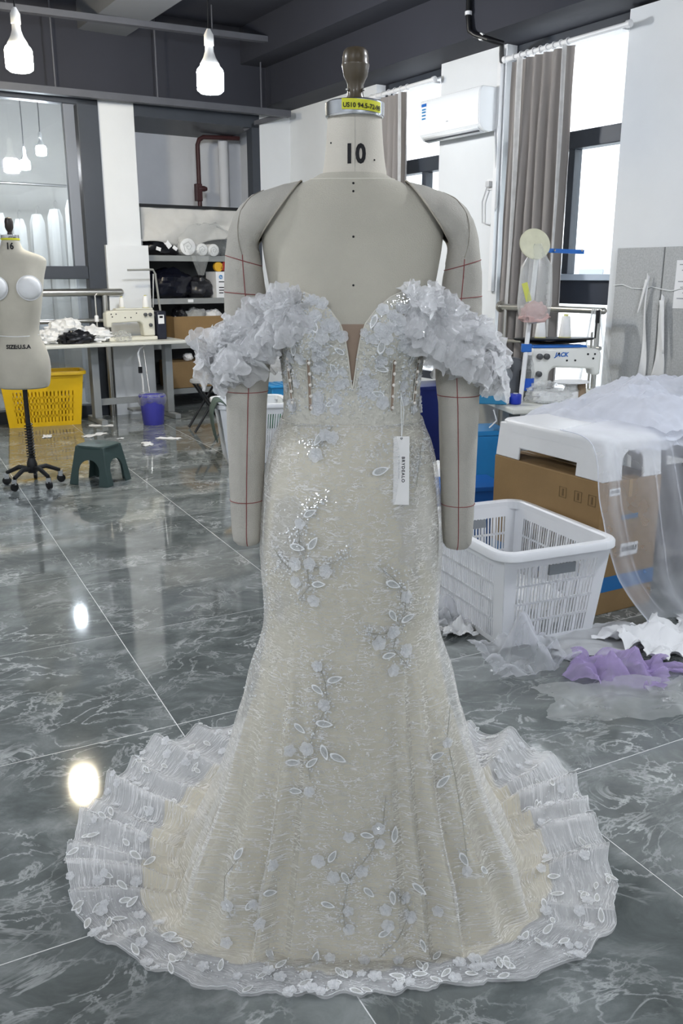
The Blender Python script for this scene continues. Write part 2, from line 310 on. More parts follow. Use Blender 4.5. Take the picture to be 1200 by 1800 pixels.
def body(th, z, off=0):
    """th 0 = front (towards -y); local to the form's axis"""
    a, bf, bb = bodydims(z); e = 2/2.25; s, c = math.sin(th), math.cos(th)
    b = bf if c > 0 else bb
    x = math.copysign(abs(s)**e, s)*(a+off); y = -math.copysign(abs(c)**e, c)*(b+off)
    if c > 0:
        for sx in (-1, 1): y -= .036*math.exp(-((x-sx*.076)/.05)**2-((z-1.272)/.055)**2)
    return Vector((x, y, z))
form = thing('dress_form', 'large linen dress form marked 10 wearing the lace gown', 'dress form', (FX, FY, 0))
tor = MB(); zs = [.60+.90*i/60 for i in range(60)]+[1.50+.057*i/19 for i in range(20)]
tor.rings([[body(2*PI*j/64, z) for j in range(64)] for z in zs]); tor.build('torso', linen, form)
nk = MB(); NP = [(.0615, 1.538), (.0605, 1.55), (.058, 1.565), (.0547, 1.585), (.052, 1.61), (.0500, 1.635), (.049, 1.655)]
nk.lathe(NP, (0.004, 0, 0), 48, sy=.94); nk.build('neck', neckm, form)
MB().lathe([(.0505, 1.652), (.0515, 1.654), (.0515, 1.676), (.0495, 1.679), (.02, 1.68)], (.004, -.004, 0), 48).build('neck_cap', chrome, form)
MB().lathe([(.0505, 1.655), (.053, 1.655), (.0535, 1.6765), (.0505, 1.6775)], (.004, -.004, 0), 60, cap=False).build('cap_band', mat('worn_chrome', 'b4b7ba', .22, 1), form)
wood = mat('turned_dark_wood', '4f4535', .38, var=.35, vs=14, stretch=(1, 1, .25), coat=.3)
MB().lathe([(.019, 1.678), (.018, 1.684), (.0145, 1.690), (.0145, 1.708), (.017, 1.714), (.0215, 1.722), (.0232, 1.733), (.0245, 1.7385), (.0247, 1.741), (.0235, 1.743), (.0232, 1.752), (.0215, 1.762), (.0175, 1.7665), (.013, 1.768), (.0125, 1.7655), (.001, 1.765)], (.005, -.004, 0), 32).build('neck_knob', wood, form)
for sx, z in ((-.0145, 1.699), (.0145, 1.699)): MB().ball((.005+sx, -.012, z), .0028).build('screw', steel, form)
def on_neck(x, z, off=.0008):
    r = interp([(z_, r_) for r_, z_ in NP], z)+off; return Vector((.004+x, -.94*math.sqrt(max(0, r*r-x*x)), z))
ink = mat('black_print', '17171a', .7)
def neckwrap(z0, rr=None):
    def f(v):
        x, y, e = v.co.x, v.co.y, v.co.z; z = z0+y; P = on_neck(x, z, .0006+e) if rr is None else Vector((.004+x, -.004-math.sqrt(rr*rr-x*x)-e, z)); v.co = P
    return f
text('10', .044, ink, 'number_print', form, rot=(0, 0, 0), bold=.0019, wrap=neckwrap(1.586), space=1.15, xs=.80)
yl = MB(); yl.grid(lambda u, v: Vector((.004+.0545*math.sin(-.45+1.42*u), -.004-.0545*math.cos(-.45+1.42*u), 1.660+.0175*v-.004*u)), 20, 2); yo = yl.build('size_sticker', mat('yellow_tape', 'd8d836', .6), form)
def stick(v):
    t = v.co.x/.0555+.26; z = 1.668-.0028+v.co.y-.004*(t/1.4); v.co = Vector((.004+.0555*math.sin(t), -.004-.0555*math.cos(t)-v.co.z, z))
text('US10 94.5-72-98', .0108, ink, 'lettering', yo, rot=(0, 0, 0), wrap=stick, bold=.0002, depth=.0003)
for x, z in ((-.043, 1.608), (.010, 1.600), (.035, 1.578)): MB().ball(on_neck(x, z), .0016, 8, 4).build('pin', black, form)
for z in (1.537, 1.523, 1.445, 1.362):
    P = body(0, z); MB().ball((.001, P.y-.001, z), .0021, 8, 4).build('pin', black, form)
MB().tube([on_neck(0, z, .0002) for z in (1.548, 1.57, 1.60, 1.63, 1.65)], .0005, 5).build('seam', sleeve, form)
nb = []
for j in range(25):
    t = -1.35+2.7*j/24; nb.append(body(t, 1.549-.004*math.cos(t), .0004))
MB().tube(nb, .0008, 5).build('neck_seam', mat('cream_piping', 'e0dccf', .8), form)
# padded arms: rings spanned between an outer and an inner silhouette point
AR = [((-.094, 1.546), (-.176, 1.438), .060), ((-.126, 1.540), (-.178, 1.432), .060), ((-.157, 1.530), (-.178, 1.428), .059), ((-.185, 1.520), (-.177, 1.424), .056), ((-.207, 1.502), (-.1755, 1.421), .052), ((-.2205, 1.482), (-.174, 1.418), .049), ((-.2300, 1.455), (-.173, 1.412), .046), ((-.2360, 1.425), (-.1715, 1.400), .044), ((-.2400, 1.39), (-.168, 1.38), .043),
      ((-.243, 1.33), (-.162, 1.325), .043), ((-.2445, 1.27), (-.158, 1.268), .043), ((-.2455, 1.21), (-.158, 1.21), .042), ((-.2460, 1.14), (-.166, 1.14), .041), ((-.2460, 1.06), (-.171, 1.06), .039), ((-.2455, .98), (-.1755, .98), .037), ((-.2450, .91), (-.179, .91), .035), ((-.2440, .87), (-.182, .87), .034), ((-.2415, .853), (-.185, .853), .031), ((-.236, .846), (-.19, .846), .026)]
def arm_pt(k, ph, sx, off=0):
    """k real ring index, ph angle (0 outer, pi/2 front)"""
    i = min(int(k), len(AR)-2); t = k-i; O = [AR[i][0][m]+(AR[i+1][0][m]-AR[i][0][m])*t for m in (0, 1)]; I = [AR[i][1][m]+(AR[i+1][1][m]-AR[i][1][m])*t for m in (0, 1)]; d = AR[i][2]+(AR[i+1][2]-AR[i][2])*t
    cx, cz = (O[0]+I[0])/2, (O[1]+I[1])/2; ax, az = (O[0]-I[0])/2, (O[1]-I[1])/2; l = math.hypot(ax, az)
    x = cx+ax*(1+off/l)*math.cos(ph); z = cz+az*(1+off/l)*math.cos(ph)
    return Vector((x*-sx, -(d+off)*math.sin(ph)-.004, z))
for sx in (-1, 1):
    mb = MB(); n = 40; ks = [i/3 for i in range(3*(len(AR)-1)+1)]
    dz = -.004 if sx > 0 else .004
    def warp(P, k): return P + Vector(((.004 if sx > 0 else 0), 0, dz if k > 6 else dz*k/6))
    mb.rings([[warp(arm_pt(k, 2*PI*j/n, sx, .0015*fbm(k*1.2, j*.35, sx*5)*(1 if k < 12 else .6)), k) for j in range(n)] for k in ks], cap=False)
    last = [warp(arm_pt(len(AR)-1, 2*PI*j/n, sx), 18) for j in range(n)]; mb.add(last, [tuple(range(n)) if sx < 0 else tuple(range(n))[::-1]])
    arm = mb.build('padded_arm', sleeve, form, recalc=False)
    MB().tube([warp(arm_pt(k, PI*.5+.12*(1 if k < 7 else 1)+.05*math.sin(k*.7), sx, .0006), k) for k in [7+i*.25 for i in range(45)]], .0009, 5).build('guide_line', redline, arm)
    for k in (7.4, 8.75, 11.75, 14.6): MB().tube([warp(arm_pt(k, PI*(.0+1.0*j/20), sx, .0005), k) for j in range(21)], .0008, 5).build('guide_line', redline, arm)
    MB().tube([warp(arm_pt(0, -.2+PI*1.3*j/24, sx, .001), 0) for j in range(25)], .0016, 6).build('hem', mat('sleeve_hem', 'b8b1a3', .9), arm)
    MB().tube([warp(arm_pt(2.2+4.8*(j/14)**1.1, .15+1.5*(j/14), sx, .0006), 3) for j in range(15)], .0007, 5).build('seam', mat('sleeve_seam', '8f897c', .9), arm)
MB().tube([(0, 0, .06), (0, 0, .62)], .016, 12).build('stand_pole', black, form)
MB().lathe([(.12, .012), (.12, .02), (.03, .05), (.02, .08)], n=24).build('stand_base', black, form)
# ================================================================== the gown
gown = thing('bridal_gown', 'ivory lace mermaid wedding gown with off-shoulder ruffles and train', 'dress', (FX, FY, 0))
# --- lace material: uv in metres; dense eyelash strokes on fine net
def lace(name, base_a, line_a, col='eef0f0', sc=1.0):
    m = bpy.data.materials.new(name); m.use_nodes = True; nt = m.node_tree; nt.nodes.clear(); L = nt.links.new
    out = nd(nt, 'ShaderNodeOutputMaterial'); mx = nd(nt, 'ShaderNodeMixShader'); tr = nd(nt, 'ShaderNodeBsdfTransparent')
    b = nd(nt, 'ShaderNodeBsdfPrincipled', Roughness=.55); b.inputs['Base Color'].default_value = lin(col); b.inputs['Sheen Weight'].default_value = .2; b.inputs['Specular IOR Level'].default_value = .35
    tl = nd(nt, 'ShaderNodeBsdfTranslucent'); tl.inputs[0].default_value = lin(col); m2 = nd(nt, 'ShaderNodeMixShader', Fac=.3)
    L(b.outputs[0], m2.inputs[1]); L(tl.outputs[0], m2.inputs[2]); L(tr.outputs[0], mx.inputs[1]); L(m2.outputs[0], mx.inputs[2]); L(mx.outputs[0], out.inputs[0])
    uv = nd(nt, 'ShaderNodeUVMap')
    def layer(su, sv, dist, lo, w, rot):
        mp = nd(nt, 'ShaderNodeMapping'); mp.inputs['Scale'].default_value = (su, sv, 1); mp.inputs['Rotation'].default_value = (0, 0, rot); L(uv.outputs[0], mp.inputs[0])
        n = nd(nt, 'ShaderNodeTexNoise', Scale=1, Detail=2.5, Roughness=.55, Distortion=dist); L(mp.outputs[0], n.inputs['Vector'])
        a = nd(nt, 'ShaderNodeMath', operation='SUBTRACT'); L(n.outputs[0], a.inputs[0]); a.inputs[1].default_value = lo
        c = nd(nt, 'ShaderNodeMath', operation='ABSOLUTE'); L(a.outputs[0], c.inputs[0])
        q = nd(nt, 'ShaderNodeMapRange'); q.inputs[1].default_value = w*.35; q.inputs[2].default_value = w; q.inputs[3].default_value = 1; q.inputs[4].default_value = 0; L(c.outputs[0], q.inputs[0]); return q.outputs[0]
    a = layer(12*sc, 84*sc, .9, .5, .026, .05); a2 = layer(14*sc, 96*sc, .8, .45, .024, -.06)
    mxm = nd(nt, 'ShaderNodeMath', operation='MAXIMUM'); L(a, mxm.inputs[0]); L(a2, mxm.inputs[1])
    pn = nd(nt, 'ShaderNodeTexNoise', Scale=13, Detail=2); L(uv.outputs[0], pn.inputs['Vector'])
    pm = nd(nt, 'ShaderNodeMapRange'); pm.inputs[1].default_value = .40; pm.inputs[2].default_value = .58; pm.inputs[3].default_value = .28; L(pn.outputs[0], pm.inputs[0])
    mu = nd(nt, 'ShaderNodeMath', operation='MULTIPLY'); L(mxm.outputs[0], mu.inputs[0]); L(pm.outputs[0], mu.inputs[1])
    ma = nd(nt, 'ShaderNodeMath', operation='MULTIPLY_ADD'); L(mu.outputs[0], ma.inputs[0]); ma.inputs[1].default_value = line_a; ma.inputs[2].default_value = base_a
    lw = nd(nt, 'ShaderNodeLayerWeight', Blend=.3); fz = nd(nt, 'ShaderNodeMath', operation='MULTIPLY_ADD'); L(lw.outputs['Facing'], fz.inputs[0]); fz.inputs[1].default_value = .12; L(ma.outputs[0], fz.inputs[2]); fz.use_clamp = True
    L(fz.outputs[0], mx.inputs[0])
    bp = nd(nt, 'ShaderNodeBump', Strength=.15, Distance=.002); L(mu.outputs[0], bp.inputs['Height']); L(bp.outputs[0], b.inputs['Normal'])
    return m
lace_skirt = lace('white_lace_net', .24, .52, 'fafafa'); lining_m = mat('champagne_satin_lining', 'cdc6b0', .42, var=.05, vs=5, sheen=.2, spec=.4)
bod_m = mat('ivory_corset_satin', 'd0cdc1', .5, var=.10, vs=40, bump=.8, bs=90, sheen=.2)
# --- skirt shape
WT = [(.70, .178), (.765, .181), (.837, .184), (.90, .181), (.953, .176), (1.011, .168), (1.066, .154), (1.09, .143), (1.111, .136)]
FT = [(.70, .150), (.80, .152), (.90, .150), (.97, .146), (1.03, .138), (1.08, .126), (1.111, .118)]
BK = [(.70, .15), (.80, .165), (.90, .168), (.97, .155), (1.03, .135), (1.08, .118), (1.111, .110)]
GT = [(0, 1), (.03, .93), (.08, .80), (.179, .60), (.253, .46), (.346, .33), (.415, .26), (.481, .175), (.546, .11), (.611, .055), (.66, .015), (.70, 0)]
HEM = [(-180, .90), (-150, .83), (-135, .848), (-122, .77), (-106, .728), (-97, .685), (-79, .60), (-68, .516), (-59, .466), (-44, .395), (-24, .324), (0, .296), (20, .31), (36.5, .336), (50, .413), (66, .515), (74, .572), (85, .602), (93, .62), (114, .68), (129, .796), (142, .82), (153, .80), (180, .90)]
LH = [(-180, .66), (-130, .58), (-101, .50), (-91, .488), (-69, .427), (-57, .365), (-40, .285), (-22, .258), (0, .24), (20, .245), (40, .275), (62, .365), (80, .43), (98, .485), (117, .525), (140, .6), (180, .66)]
RC = [(0, .215), (30, .235), (45, .275), (62, .345), (80, .395), (100, .42), (130, .46), (180, .5)]
def sm(tab, d, w=5): return sum(interp(tab, d+k) for k in (-w, -w/2, 0, w/2, w))/5
RIDGE = [(-30, 4, .012), (-43, 2.4, .040), (-57, 4, .024), (-71, 3.5, .04), (25, 5, .012), (37, 2.4, .026), (48, 2.6, .040), (62, 4, .024), (76, 3.5, .04)]
def ridge(d):
    s = sum(A*math.exp(-((d-c)/w)**2) for c, w, A in RIDGE)
    m = sstep(78, 95, abs(d)); return s + m*.022*math.cos(R(d)*17+.6*math.sin(R(d)*5))
FOLDS = [(-84, 2.2, .040), (-92, 2.2, .05), (-99, 2, .03), (-109, 1.6, .04), (-114, 2.2, .03), (-122, 2.4, .06), (-131, 2, .035), (-139, 2.6, .055), (-148, 2, .04), (-160, 3, .04), (-172, 3, .04), (-70, 2.5, .018), (-58, 2.5, .012), (74, 2.6, .016), (84, 2, .018), (99, 2.4, .03), (108, 2.6, .055), (117, 2.2, .04), (125, 2.4, .06), (133, 2, .035), (141, 2.6, .055), (150, 2.2, .04), (162, 3, .04), (174, 3, .04), (62, 2.5, .012)]
def lift(d, r):
    w = d+2.2*math.sin(r*9+d*.11)
    s = sum(A*math.exp(-abs((w-c)/k)**1.5) for c, k, A in FOLDS)
    return s*.95 + .0035*abs(fbm(d*.22, r*16, 3))
def skirt_pt(d, s, off, hem):
    """d degrees; s 0..1 along the fall (0 waist, .4 knee, .75 floor contact, 1 hem)"""
    if d > 180: d -= 360
    th = R(d); sn, cs = math.sin(th), math.cos(th)
    def polar(z):
        a = interp(WT, z); b = interp(FT if cs > 0 else BK, z); return 1/math.sqrt((sn/a)**2+(cs/b)**2)
    Rh = sm(hem, d); rc = min(sm(RC, abs(d)), sm(LH, d)-.015)
    if s < .4:
        z = 1.111-(1.111-.70)*s/.4; r = polar(z)+off
        r += .0015*fbm(d*.06, z*9, 1)
    elif s < .78:
        t = (s-.4)/.38; z = .70*(1-t)**1.0; g = interp(GT, z); g = (g+interp(GT, z+.02)+interp(GT, max(0, z-.02)))/3
        r = polar(.70)*(1-g)+rc*g + off + ridge(d)*min(1, g*1.5)*(1-.3*sstep(.6, 1, g)) - .004*g
        if hem is HEM: r += .016*sstep(35, 75, abs(d))*sstep(0, .10, g)*sstep(1, .6, g)
        z = max(z, lift(d, r)*sstep(.12, 0, z)*.4 + .006+off*.8)
    else:
        t = (s-.78)/.22; r0 = rc+off+ridge(d)*.7-.004; r = r0+(max(Rh, r0+.004)-r0)*t
        ramp = .4+.6*sstep(0, .12, r-r0); z = lift(d, r)*ramp+.006+off*.8
        r += .006*math.sin(d*.5)*t + .004*fbm(d*.4, 2, 0)*t
    return Vector((r*sn, -r*cs, z))
def skirt(name, off, hem, m, nd_=540, ns=150, s0=0):
    mb = MB(); mb.grid(lambda u, v: skirt_pt(-180+360*u, s0+(1-s0)*v, off, hem), nd_, ns, closeu=True)
    me = mb.mesh(name, m); uvl = me.uv_layers.new(name='UVMap'); data = []
    # arc length along the front column as v
    for poly in me.polygons:
        i0 = poly.vertices[0]; 
        wrap = (i0 % nd_) == nd_-1
        for vi in poly.vertices:
            i, j = vi % nd_, vi//nd_
            if wrap and i == 0: i = nd_
            s = s0+(1-s0)*j/ns; L = (.41*s/.4 if s < .4 else .41+.72*(s-.4)/.38 if s < .78 else 1.13+.28*(s-.78)/.22)
            data += [(i/nd_-.5)*2.0, L]
    uvl.data.foreach_set('uv', data)
    o = bpy.data.objects.new(name, me); COL.objects.link(o); o.parent = gown; return o
skirt('skirt_lining', -.004, LH, lining_m, 400, 120)
lace_o = skirt('lace_overskirt', .004, HEM, lace_skirt)
skirt('tulle_underlay', -.006, HEM, sheer('train_tulle', 'fbfbfc', .44, .6, scale=12), 400, 40, .77)
hemz = MB().tube([skirt_pt(-180+360*i/540, 1, .004, HEM) for i in range(541)], .0006, 4).build('hem_edge', mat('white_thread', 'eceeee', .6), gown)
# --- bodice
ZT = [(0, 1.176), (.004, 1.20), (.009, 1.243), (.014, 1.272), (.022, 1.296), (.041, 1.321), (.067, 1.342), (.092, 1.352), (.115, 1.353), (.132, 1.343), (.141, 1.32), (.146, 1.28), (.148, 1.25)]
def ztop(x, th): return interp(ZT, abs(x)) if math.cos(th) > 0 else 1.25+.0*th
def bod_pt(t, v, off=.006):
    th = PI*math.copysign(abs(t)**1.55, t); z = 1.25
    for _ in range(6): z = ztop(body(th, z, off).x, th)
    zz = 1.106+(z-1.106)*v; P = body(th, zz, off); return P
bodice = MB().grid(lambda u, v: bod_pt(-1+2*u, v, .006+.0012*abs(fbm(u*60, v*14, 2))), 300, 44, closeu=True).build('bodice', bod_m, gown)
for sg in (-1, 1):
    MB().tube([bod_pt(sg*(.004+.70*i/60), 1, .0065) for i in range(61)], .0013, 6).build('neckline_edge', mat('ivory_piping', 'dedace', .5), bodice)
    cup = []                                             # under-bust seam
    for i in range(25):
        t = i/24; x = sg*(.135-.118*t); z = 1.262-.052*math.sin(PI*(.15+.75*t)); cup.append((x, z))
    def front(x, z, off):
        th = 0
        lo, hi = 0, PI/2
        for _ in range(24):
            md = (lo+hi)/2
            if abs(body(md, z, off).x) < abs(x): lo = md
            else: hi = md
        P = body(lo, z, off); return Vector((math.copysign(P.x, x), P.y, z))
    MB().tube([front(x, z, .007) for x, z in cup], .0011, 5).build('cup_seam', bod_m, bodice)
MB().tube([body(2*PI*i/80, 1.109, .008) for i in range(81)], .0014, 6).build('waist_seam', bod_m, gown)
nude = mat('nude_mesh', '9a8675', .8, var=.05, vs=40)
MB().grid(lambda u, v: body(R(-13+26*u), 1.17+.125*v, .0022), 14, 20).build('mesh_insert', nude, bodice)
pearl = mat('pearl_bead', 'efe9e0', .18, coat=.6)
pm = MB().ball((0, 0, 0), .0034, 10, 6)
pearl0 = None
for x0, x1, z0, z1 in ((-.0805, -.078, 1.232, 1.136), (.0755, .0735, 1.232, 1.136), (-.122, -.1135, 1.236, 1.142), (.1235, .1175, 1.23, 1.14)):
    pts = [(x0+(x1-x0)*i/10, z0+(z1-z0)*i/10) for i in range(11)]; mb = MB(); w = .0032 if abs(x0) < .1 else .0022
    mb.grid(lambda u, v: front(x0+(x1-x0)*v+(u-.5)*2*w*(1 if .04 < v < .97 else .3), z0+(z1-z0)*v, .0088), 2, 16)
    sl = mb.build('boning_slit', nude, bodice)
    for k in range(5):
        v = .06+.22*k; P = front(x0+(x1-x0)*v+w*.6, z0+(z1-z0)*v, .0105)
        if pearl0 is None: pearl0 = pm.build('pearl', pearl, sl, loc=P)
        else: inst(pearl0, sl, P)
    for e in (-1, 1): MB().tube([front(x0+(x1-x0)*i/10+e*w, z0+(z1-z0)*i/10, .0088) for i in range(11)], .0009, 5).build('slit_edge', bod_m, sl)
# --- applique: leaves, flowers, beads, vines set on the cloth
rim = mat('white_cord', 'f2f3f3', .5); sequin = mat('silver_sequin', 'c6c7c4', .4, 0, var=.18, vs=3, bump=.5, bs=8); petalm = sheer('organza_petal', 'eef0f2', .62, .5, scale=60)
def leaf_mesh():
    mb = MB(); n = 14; out = []; 
    for i in range(n):
        a = 2*PI*i/n; x = math.cos(a); y = math.sin(a)*(.42*(1-.25*x)) ; out.append((x, y*abs(math.sin(a))**.35 if abs(y) > 1e-6 else 0))
    rs = [[Vector((x*k*.5, y*k*.5, z)) for x, y in out] for k, z in ((1.0, .0), (1.0, .06), (.86, .085), (.74, .05))]
    mb.cur = 0; mb.rings(rs, cap=False); mb.cur = 1; mb.add(rs[3]+[Vector((0, 0, .035))], [(i, (i+1) % n, n) for i in range(n)]); return mb
def flower_mesh(seed):
    mb = MB(); n = 40; r_ = random.Random(seed); ph = r_.uniform(0, 6)
    def ring(k, z, w): return [Vector((k*.5*(.80+.20*abs(math.cos(2.5*a+ph))**.7)*math.cos(a), k*.5*(.80+.20*abs(math.cos(2.5*a+ph))**.7)*math.sin(a), z+w*math.sin(7*a+ph)+w*.7*math.sin(4*a+2*ph))) for a in [2*PI*i/n for i in range(n)]]
    mb.rings([ring(.10, .06, 0), ring(.5, .05, .01), ring(.82, .12, .03), ring(1, .22, .06)], cap=False)
    mb.rings([ring(.10, .10, 0), ring(.4, .14, .02), ring(.64, .26, .05)], cap=False)
    mb.cur = 1
    for k in range(4): mb.octa((.07*math.cos(k*1.6), .07*math.sin(k*1.6), .16), .055)
    return mb
lm = leaf_mesh().mesh('leaf', [rim, sequin]); fms = [flower_mesh(k).mesh('flower', [sheer('organza_flower', 'f3f4f5', .72, .5, scale=3), mat('crystal_beads', 'eceef0', .2, .2)]) for k in range(5)]
def applique(name, me, P, N, ang, size, parent):
    o = bpy.data.objects.new(name, me); COL.objects.link(o); o.parent = parent; N = N.normalized()
    t = N.orthogonal().normalized() if abs(N.z) > .999 else Vector((0, 0, 1)).cross(N).normalized(); b = N.cross(t); x = t*math.cos(ang)+b*math.sin(ang); y = N.cross(x)
    M = Matrix((x, y, N)).transposed().to_4x4(); o.matrix_basis = Matrix.Translation(P) @ M @ Matrix.Diagonal((size, size, size*.55, 1)); return o
bpy.context.view_layer.update()
bvh = BVHTree.FromPolygons([v.co.copy() for v in lace_o.data.vertices], [tuple(p.vertices) for p in lace_o.data.polygons])
bvb = BVHTree.FromPolygons([v.co.copy() for v in bodice.data.vertices], [tuple(p.vertices) for p in bodice.data.polygons])
cp_, sp_ = math.cos(PITCH), math.sin(PITCH)
def cast(px, py, tree=None):
    d = Vector((px-600, 1520*cp_-(py-900)*sp_, -(py-900)*cp_-1520*sp_)).normalized(); o = Vector((-FX, -FY, CAM_H))
    h = (tree or bvh).ray_cast(o, d)
    if h[0] is None: return None
    n = h[1] if h[1].dot(d) < 0 else -h[1]; return h[0], n
beads = MB()
def bead_at(P, N, r): beads.octa(P+N*r*.6, r)
LEAVES = [(600, 747, -20), (560, 772, -120), (668, 828, 15), (545, 902, 30), (523, 962, -5), (550, 955, 55), (560, 1027, 8), (690, 1027, -25), (690, 1082, -60), (716, 1086, 20), (683, 1152, 5), (558, 1212, -35), (588, 1194, 20), (570, 1272, 0), (527, 1280, -30), (548, 1340, 40), (570, 1322, -70), (594, 1332, -25), (515, 1340, 0),
          (768, 1328, 10), (778, 1373, 35), (645, 1468, -15), (693, 1466, 80), (584, 1505, 60), (607, 1543, -60), (648, 1568, -45), (690, 1578, -80), (737, 1562, -20), (576, 1590, -15), (474, 1569, -15), (474, 1677, -70), (494, 1695, 0), (555, 1683, 75), (744, 1662, -65), (768, 1680, 5), (676, 1640, 30), (815, 1510, -60), (850, 1530, -50), (520, 1390, 10), (420, 1500, 60), (440, 1590, 50)]
FLOWERS = [(572, 765), (585, 770), (556, 800), (528, 920), (520, 990), (545, 990), (573, 1003), (521, 1022), (552, 1055), (712, 1047), (690, 1110), (665, 1130), (712, 1142), (690, 1178), (570, 1238), (558, 1170), (540, 1315), (508, 1318), (543, 1390), (613, 1470), (665, 1455), (667, 1482), (635, 1530), (586, 1540), (612, 1600), (678, 1598), (711, 1577), (682, 1625), (721, 1610), (613, 1632), (478, 1520), (446, 1588), (455, 1622), (580, 1682), (398, 1655), (472, 1708), (560, 1512), (785, 1305), (770, 1600), (820, 1530), (640, 1690), (700, 1690), (400, 1590)]
for x, y, a in LEAVES:
    h = cast(x, y)
    if h: applique('leaf', lm, h[0]+h[1]*.001, h[1], R(a), .034*rnd.uniform(.85, 1.1), lace_o)
for x, y in FLOWERS:
    h = cast(x, y)
    if h: applique('flower', rnd.choice(fms), h[0]+h[1]*.001, h[1], rnd.uniform(0, 6), .030*rnd.uniform(.75, 1.05), lace_o)
VINES = [[(575, 875), (545, 890), (525, 930), (528, 965), (540, 1000), (545, 1030), (520, 1060)], [(665, 995), (690, 1015), (712, 1040), (712, 1070), (700, 1100), (690, 1140), (712, 1165), (716, 1172)], [(560, 1165), (572, 1200), (575, 1240), (555, 1280), (540, 1320), (545, 1380)], [(678, 1400), (672, 1460), (650, 1500), (612, 1550), (602, 1600), (608, 1640)], [(590, 740), (572, 770), (555, 800)], [(420, 1508), (396, 1540), (394, 1590), (410, 1620)], [(545, 1000), (585, 990), (610, 975)], [(510, 1000), (495, 985), (480, 960)], [(700, 1110), (670, 1115), (640, 1110)],
         [(740, 780), (735, 820), (730, 860)], [(790, 1240), (785, 1300), (800, 1370), (812, 1440), (822, 1520)], [(690, 1560), (720, 1600), (700, 1650), (660, 1690)], [(470, 1690), (520, 1700), (560, 1690)]]
for vn in VINES:
    pts = []
    for (x0, y0), (x1, y1) in zip(vn, vn[1:]):
        for k in range(6):
            h = cast(x0+(x1-x0)*k/6, y0+(y1-y0)*k/6)
            if h: pts.append(h[0]+h[1]*.0015)
    if len(pts) > 3:
        MB().tube(pts, .0007, 5).build('vine', mat('grey_beaded_cord', '9c9b91', .5), lace_o)
        for P in pts[::1]:
            for _ in range(6):
                Q = P+Vector((rnd.gauss(0, .012), 0, rnd.gauss(0, .010))); h = bvh.find_nearest(Q)
                if h[0]: bead_at(h[0], h[1], rnd.uniform(.0011, .0032))
# beaded sprays beside the vines and over the lower skirt
for k in range(520):
    y = 1180+540*rnd.random()**.6; h = cast(430+420*rnd.random(), y)
    if h: bead_at(h[0], h[1], rnd.uniform(.001, .0026))
for cx_, cy_, n in ((510, 950, 26), (485, 1010, 34), (600, 985, 26), (530, 1055, 24), (715, 1010, 18), (735, 1055, 18), (640, 1115, 26), (560, 1180, 26), (530, 1240, 24), (735, 820, 40), (745, 780, 24), (668, 790, 22), (540, 780, 30), (470, 1060, 40), (460, 1110, 40), (452, 1160, 40), (440, 1210, 30), (510, 1270, 20), (670, 780, 14)):
    for _ in range(n):
        h = cast(cx_+rnd.gauss(0, 11), cy_+rnd.gauss(0, 14))
        if h: bead_at(h[0], h[1], rnd.uniform(.0011, .0026))
# border all round the train
nL = nF = 0; k = 0
while k < 320:
    d = rnd.uniform(-178, 178); s = 1-.22*rnd.random()**1.2*.8
    if rnd.random() > (sm(HEM, d)/.85)**1.3: continue
    P = skirt_pt(d, s, .004, HEM); Q = skirt_pt(d, min(1, s+.01), .004, HEM); E_ = skirt_pt(d+1.0, s, .004, HEM); N = (E_-P).cross(Q-P)
    if N.length < 1e-9: k += 1; continue
    N.normalize(); N = N if N.z > 0 else -N
    if rnd.random() < .55: applique('leaf', lm, P+N*.001, N, rnd.uniform(0, 6.3), .033*rnd.uniform(.8, 1.1), lace_o)
    else: applique('flower', rnd.choice(fms), P+N*.001, N, rnd.uniform(0, 6), .027*rnd.uniform(.7, 1.15), lace_o)
    for _ in range(5): 
        d2 = d+rnd.gauss(0, 3); s2 = min(1, s+rnd.gauss(0, .015)); bead_at(skirt_pt(d2, s2, .004, HEM), N, rnd.uniform(.001, .0026))
    k += 1
beads.build('beading', mat('crystal_beads', 'eceef0', .2, .2), lace_o, smooth=False, kind='stuff')
# bodice applique
bb = MB(); nb_ = 0
for k in range(250):
    sg = rnd.choice((-1, 1)); x = 621+sg*rnd.uniform(14, 120); y = rnd.uniform(516, 722); h = cast(x, y, bvb)
    if not h or h[0].z > 1.40: continue
    if abs(x-543) < 12 and y > 625 or abs(x-692) < 12 and y > 625: continue
    r = rnd.random()
    if r < .50: applique('flower', rnd.choice(fms), h[0]+h[1]*.001, h[1], rnd.uniform(0, 6), .024*rnd.uniform(.6, 1.15), bodice)
    elif r < .58: applique('leaf', lm, h[0]+h[1]*.001, h[1], rnd.uniform(0, 6), .030*rnd.uniform(.8, 1.1), bodice)
    for _ in range(12):
        g = cast(x+rnd.gauss(0, 9), y+rnd.gauss(0, 9), bvb)
        if g: bb.octa(g[0]+g[1]*.001, rnd.uniform(.001, .0027))
bb.build('beading', mat('crystal_beads', 'f4f6f8'), bodice, smooth=False, kind='stuff')
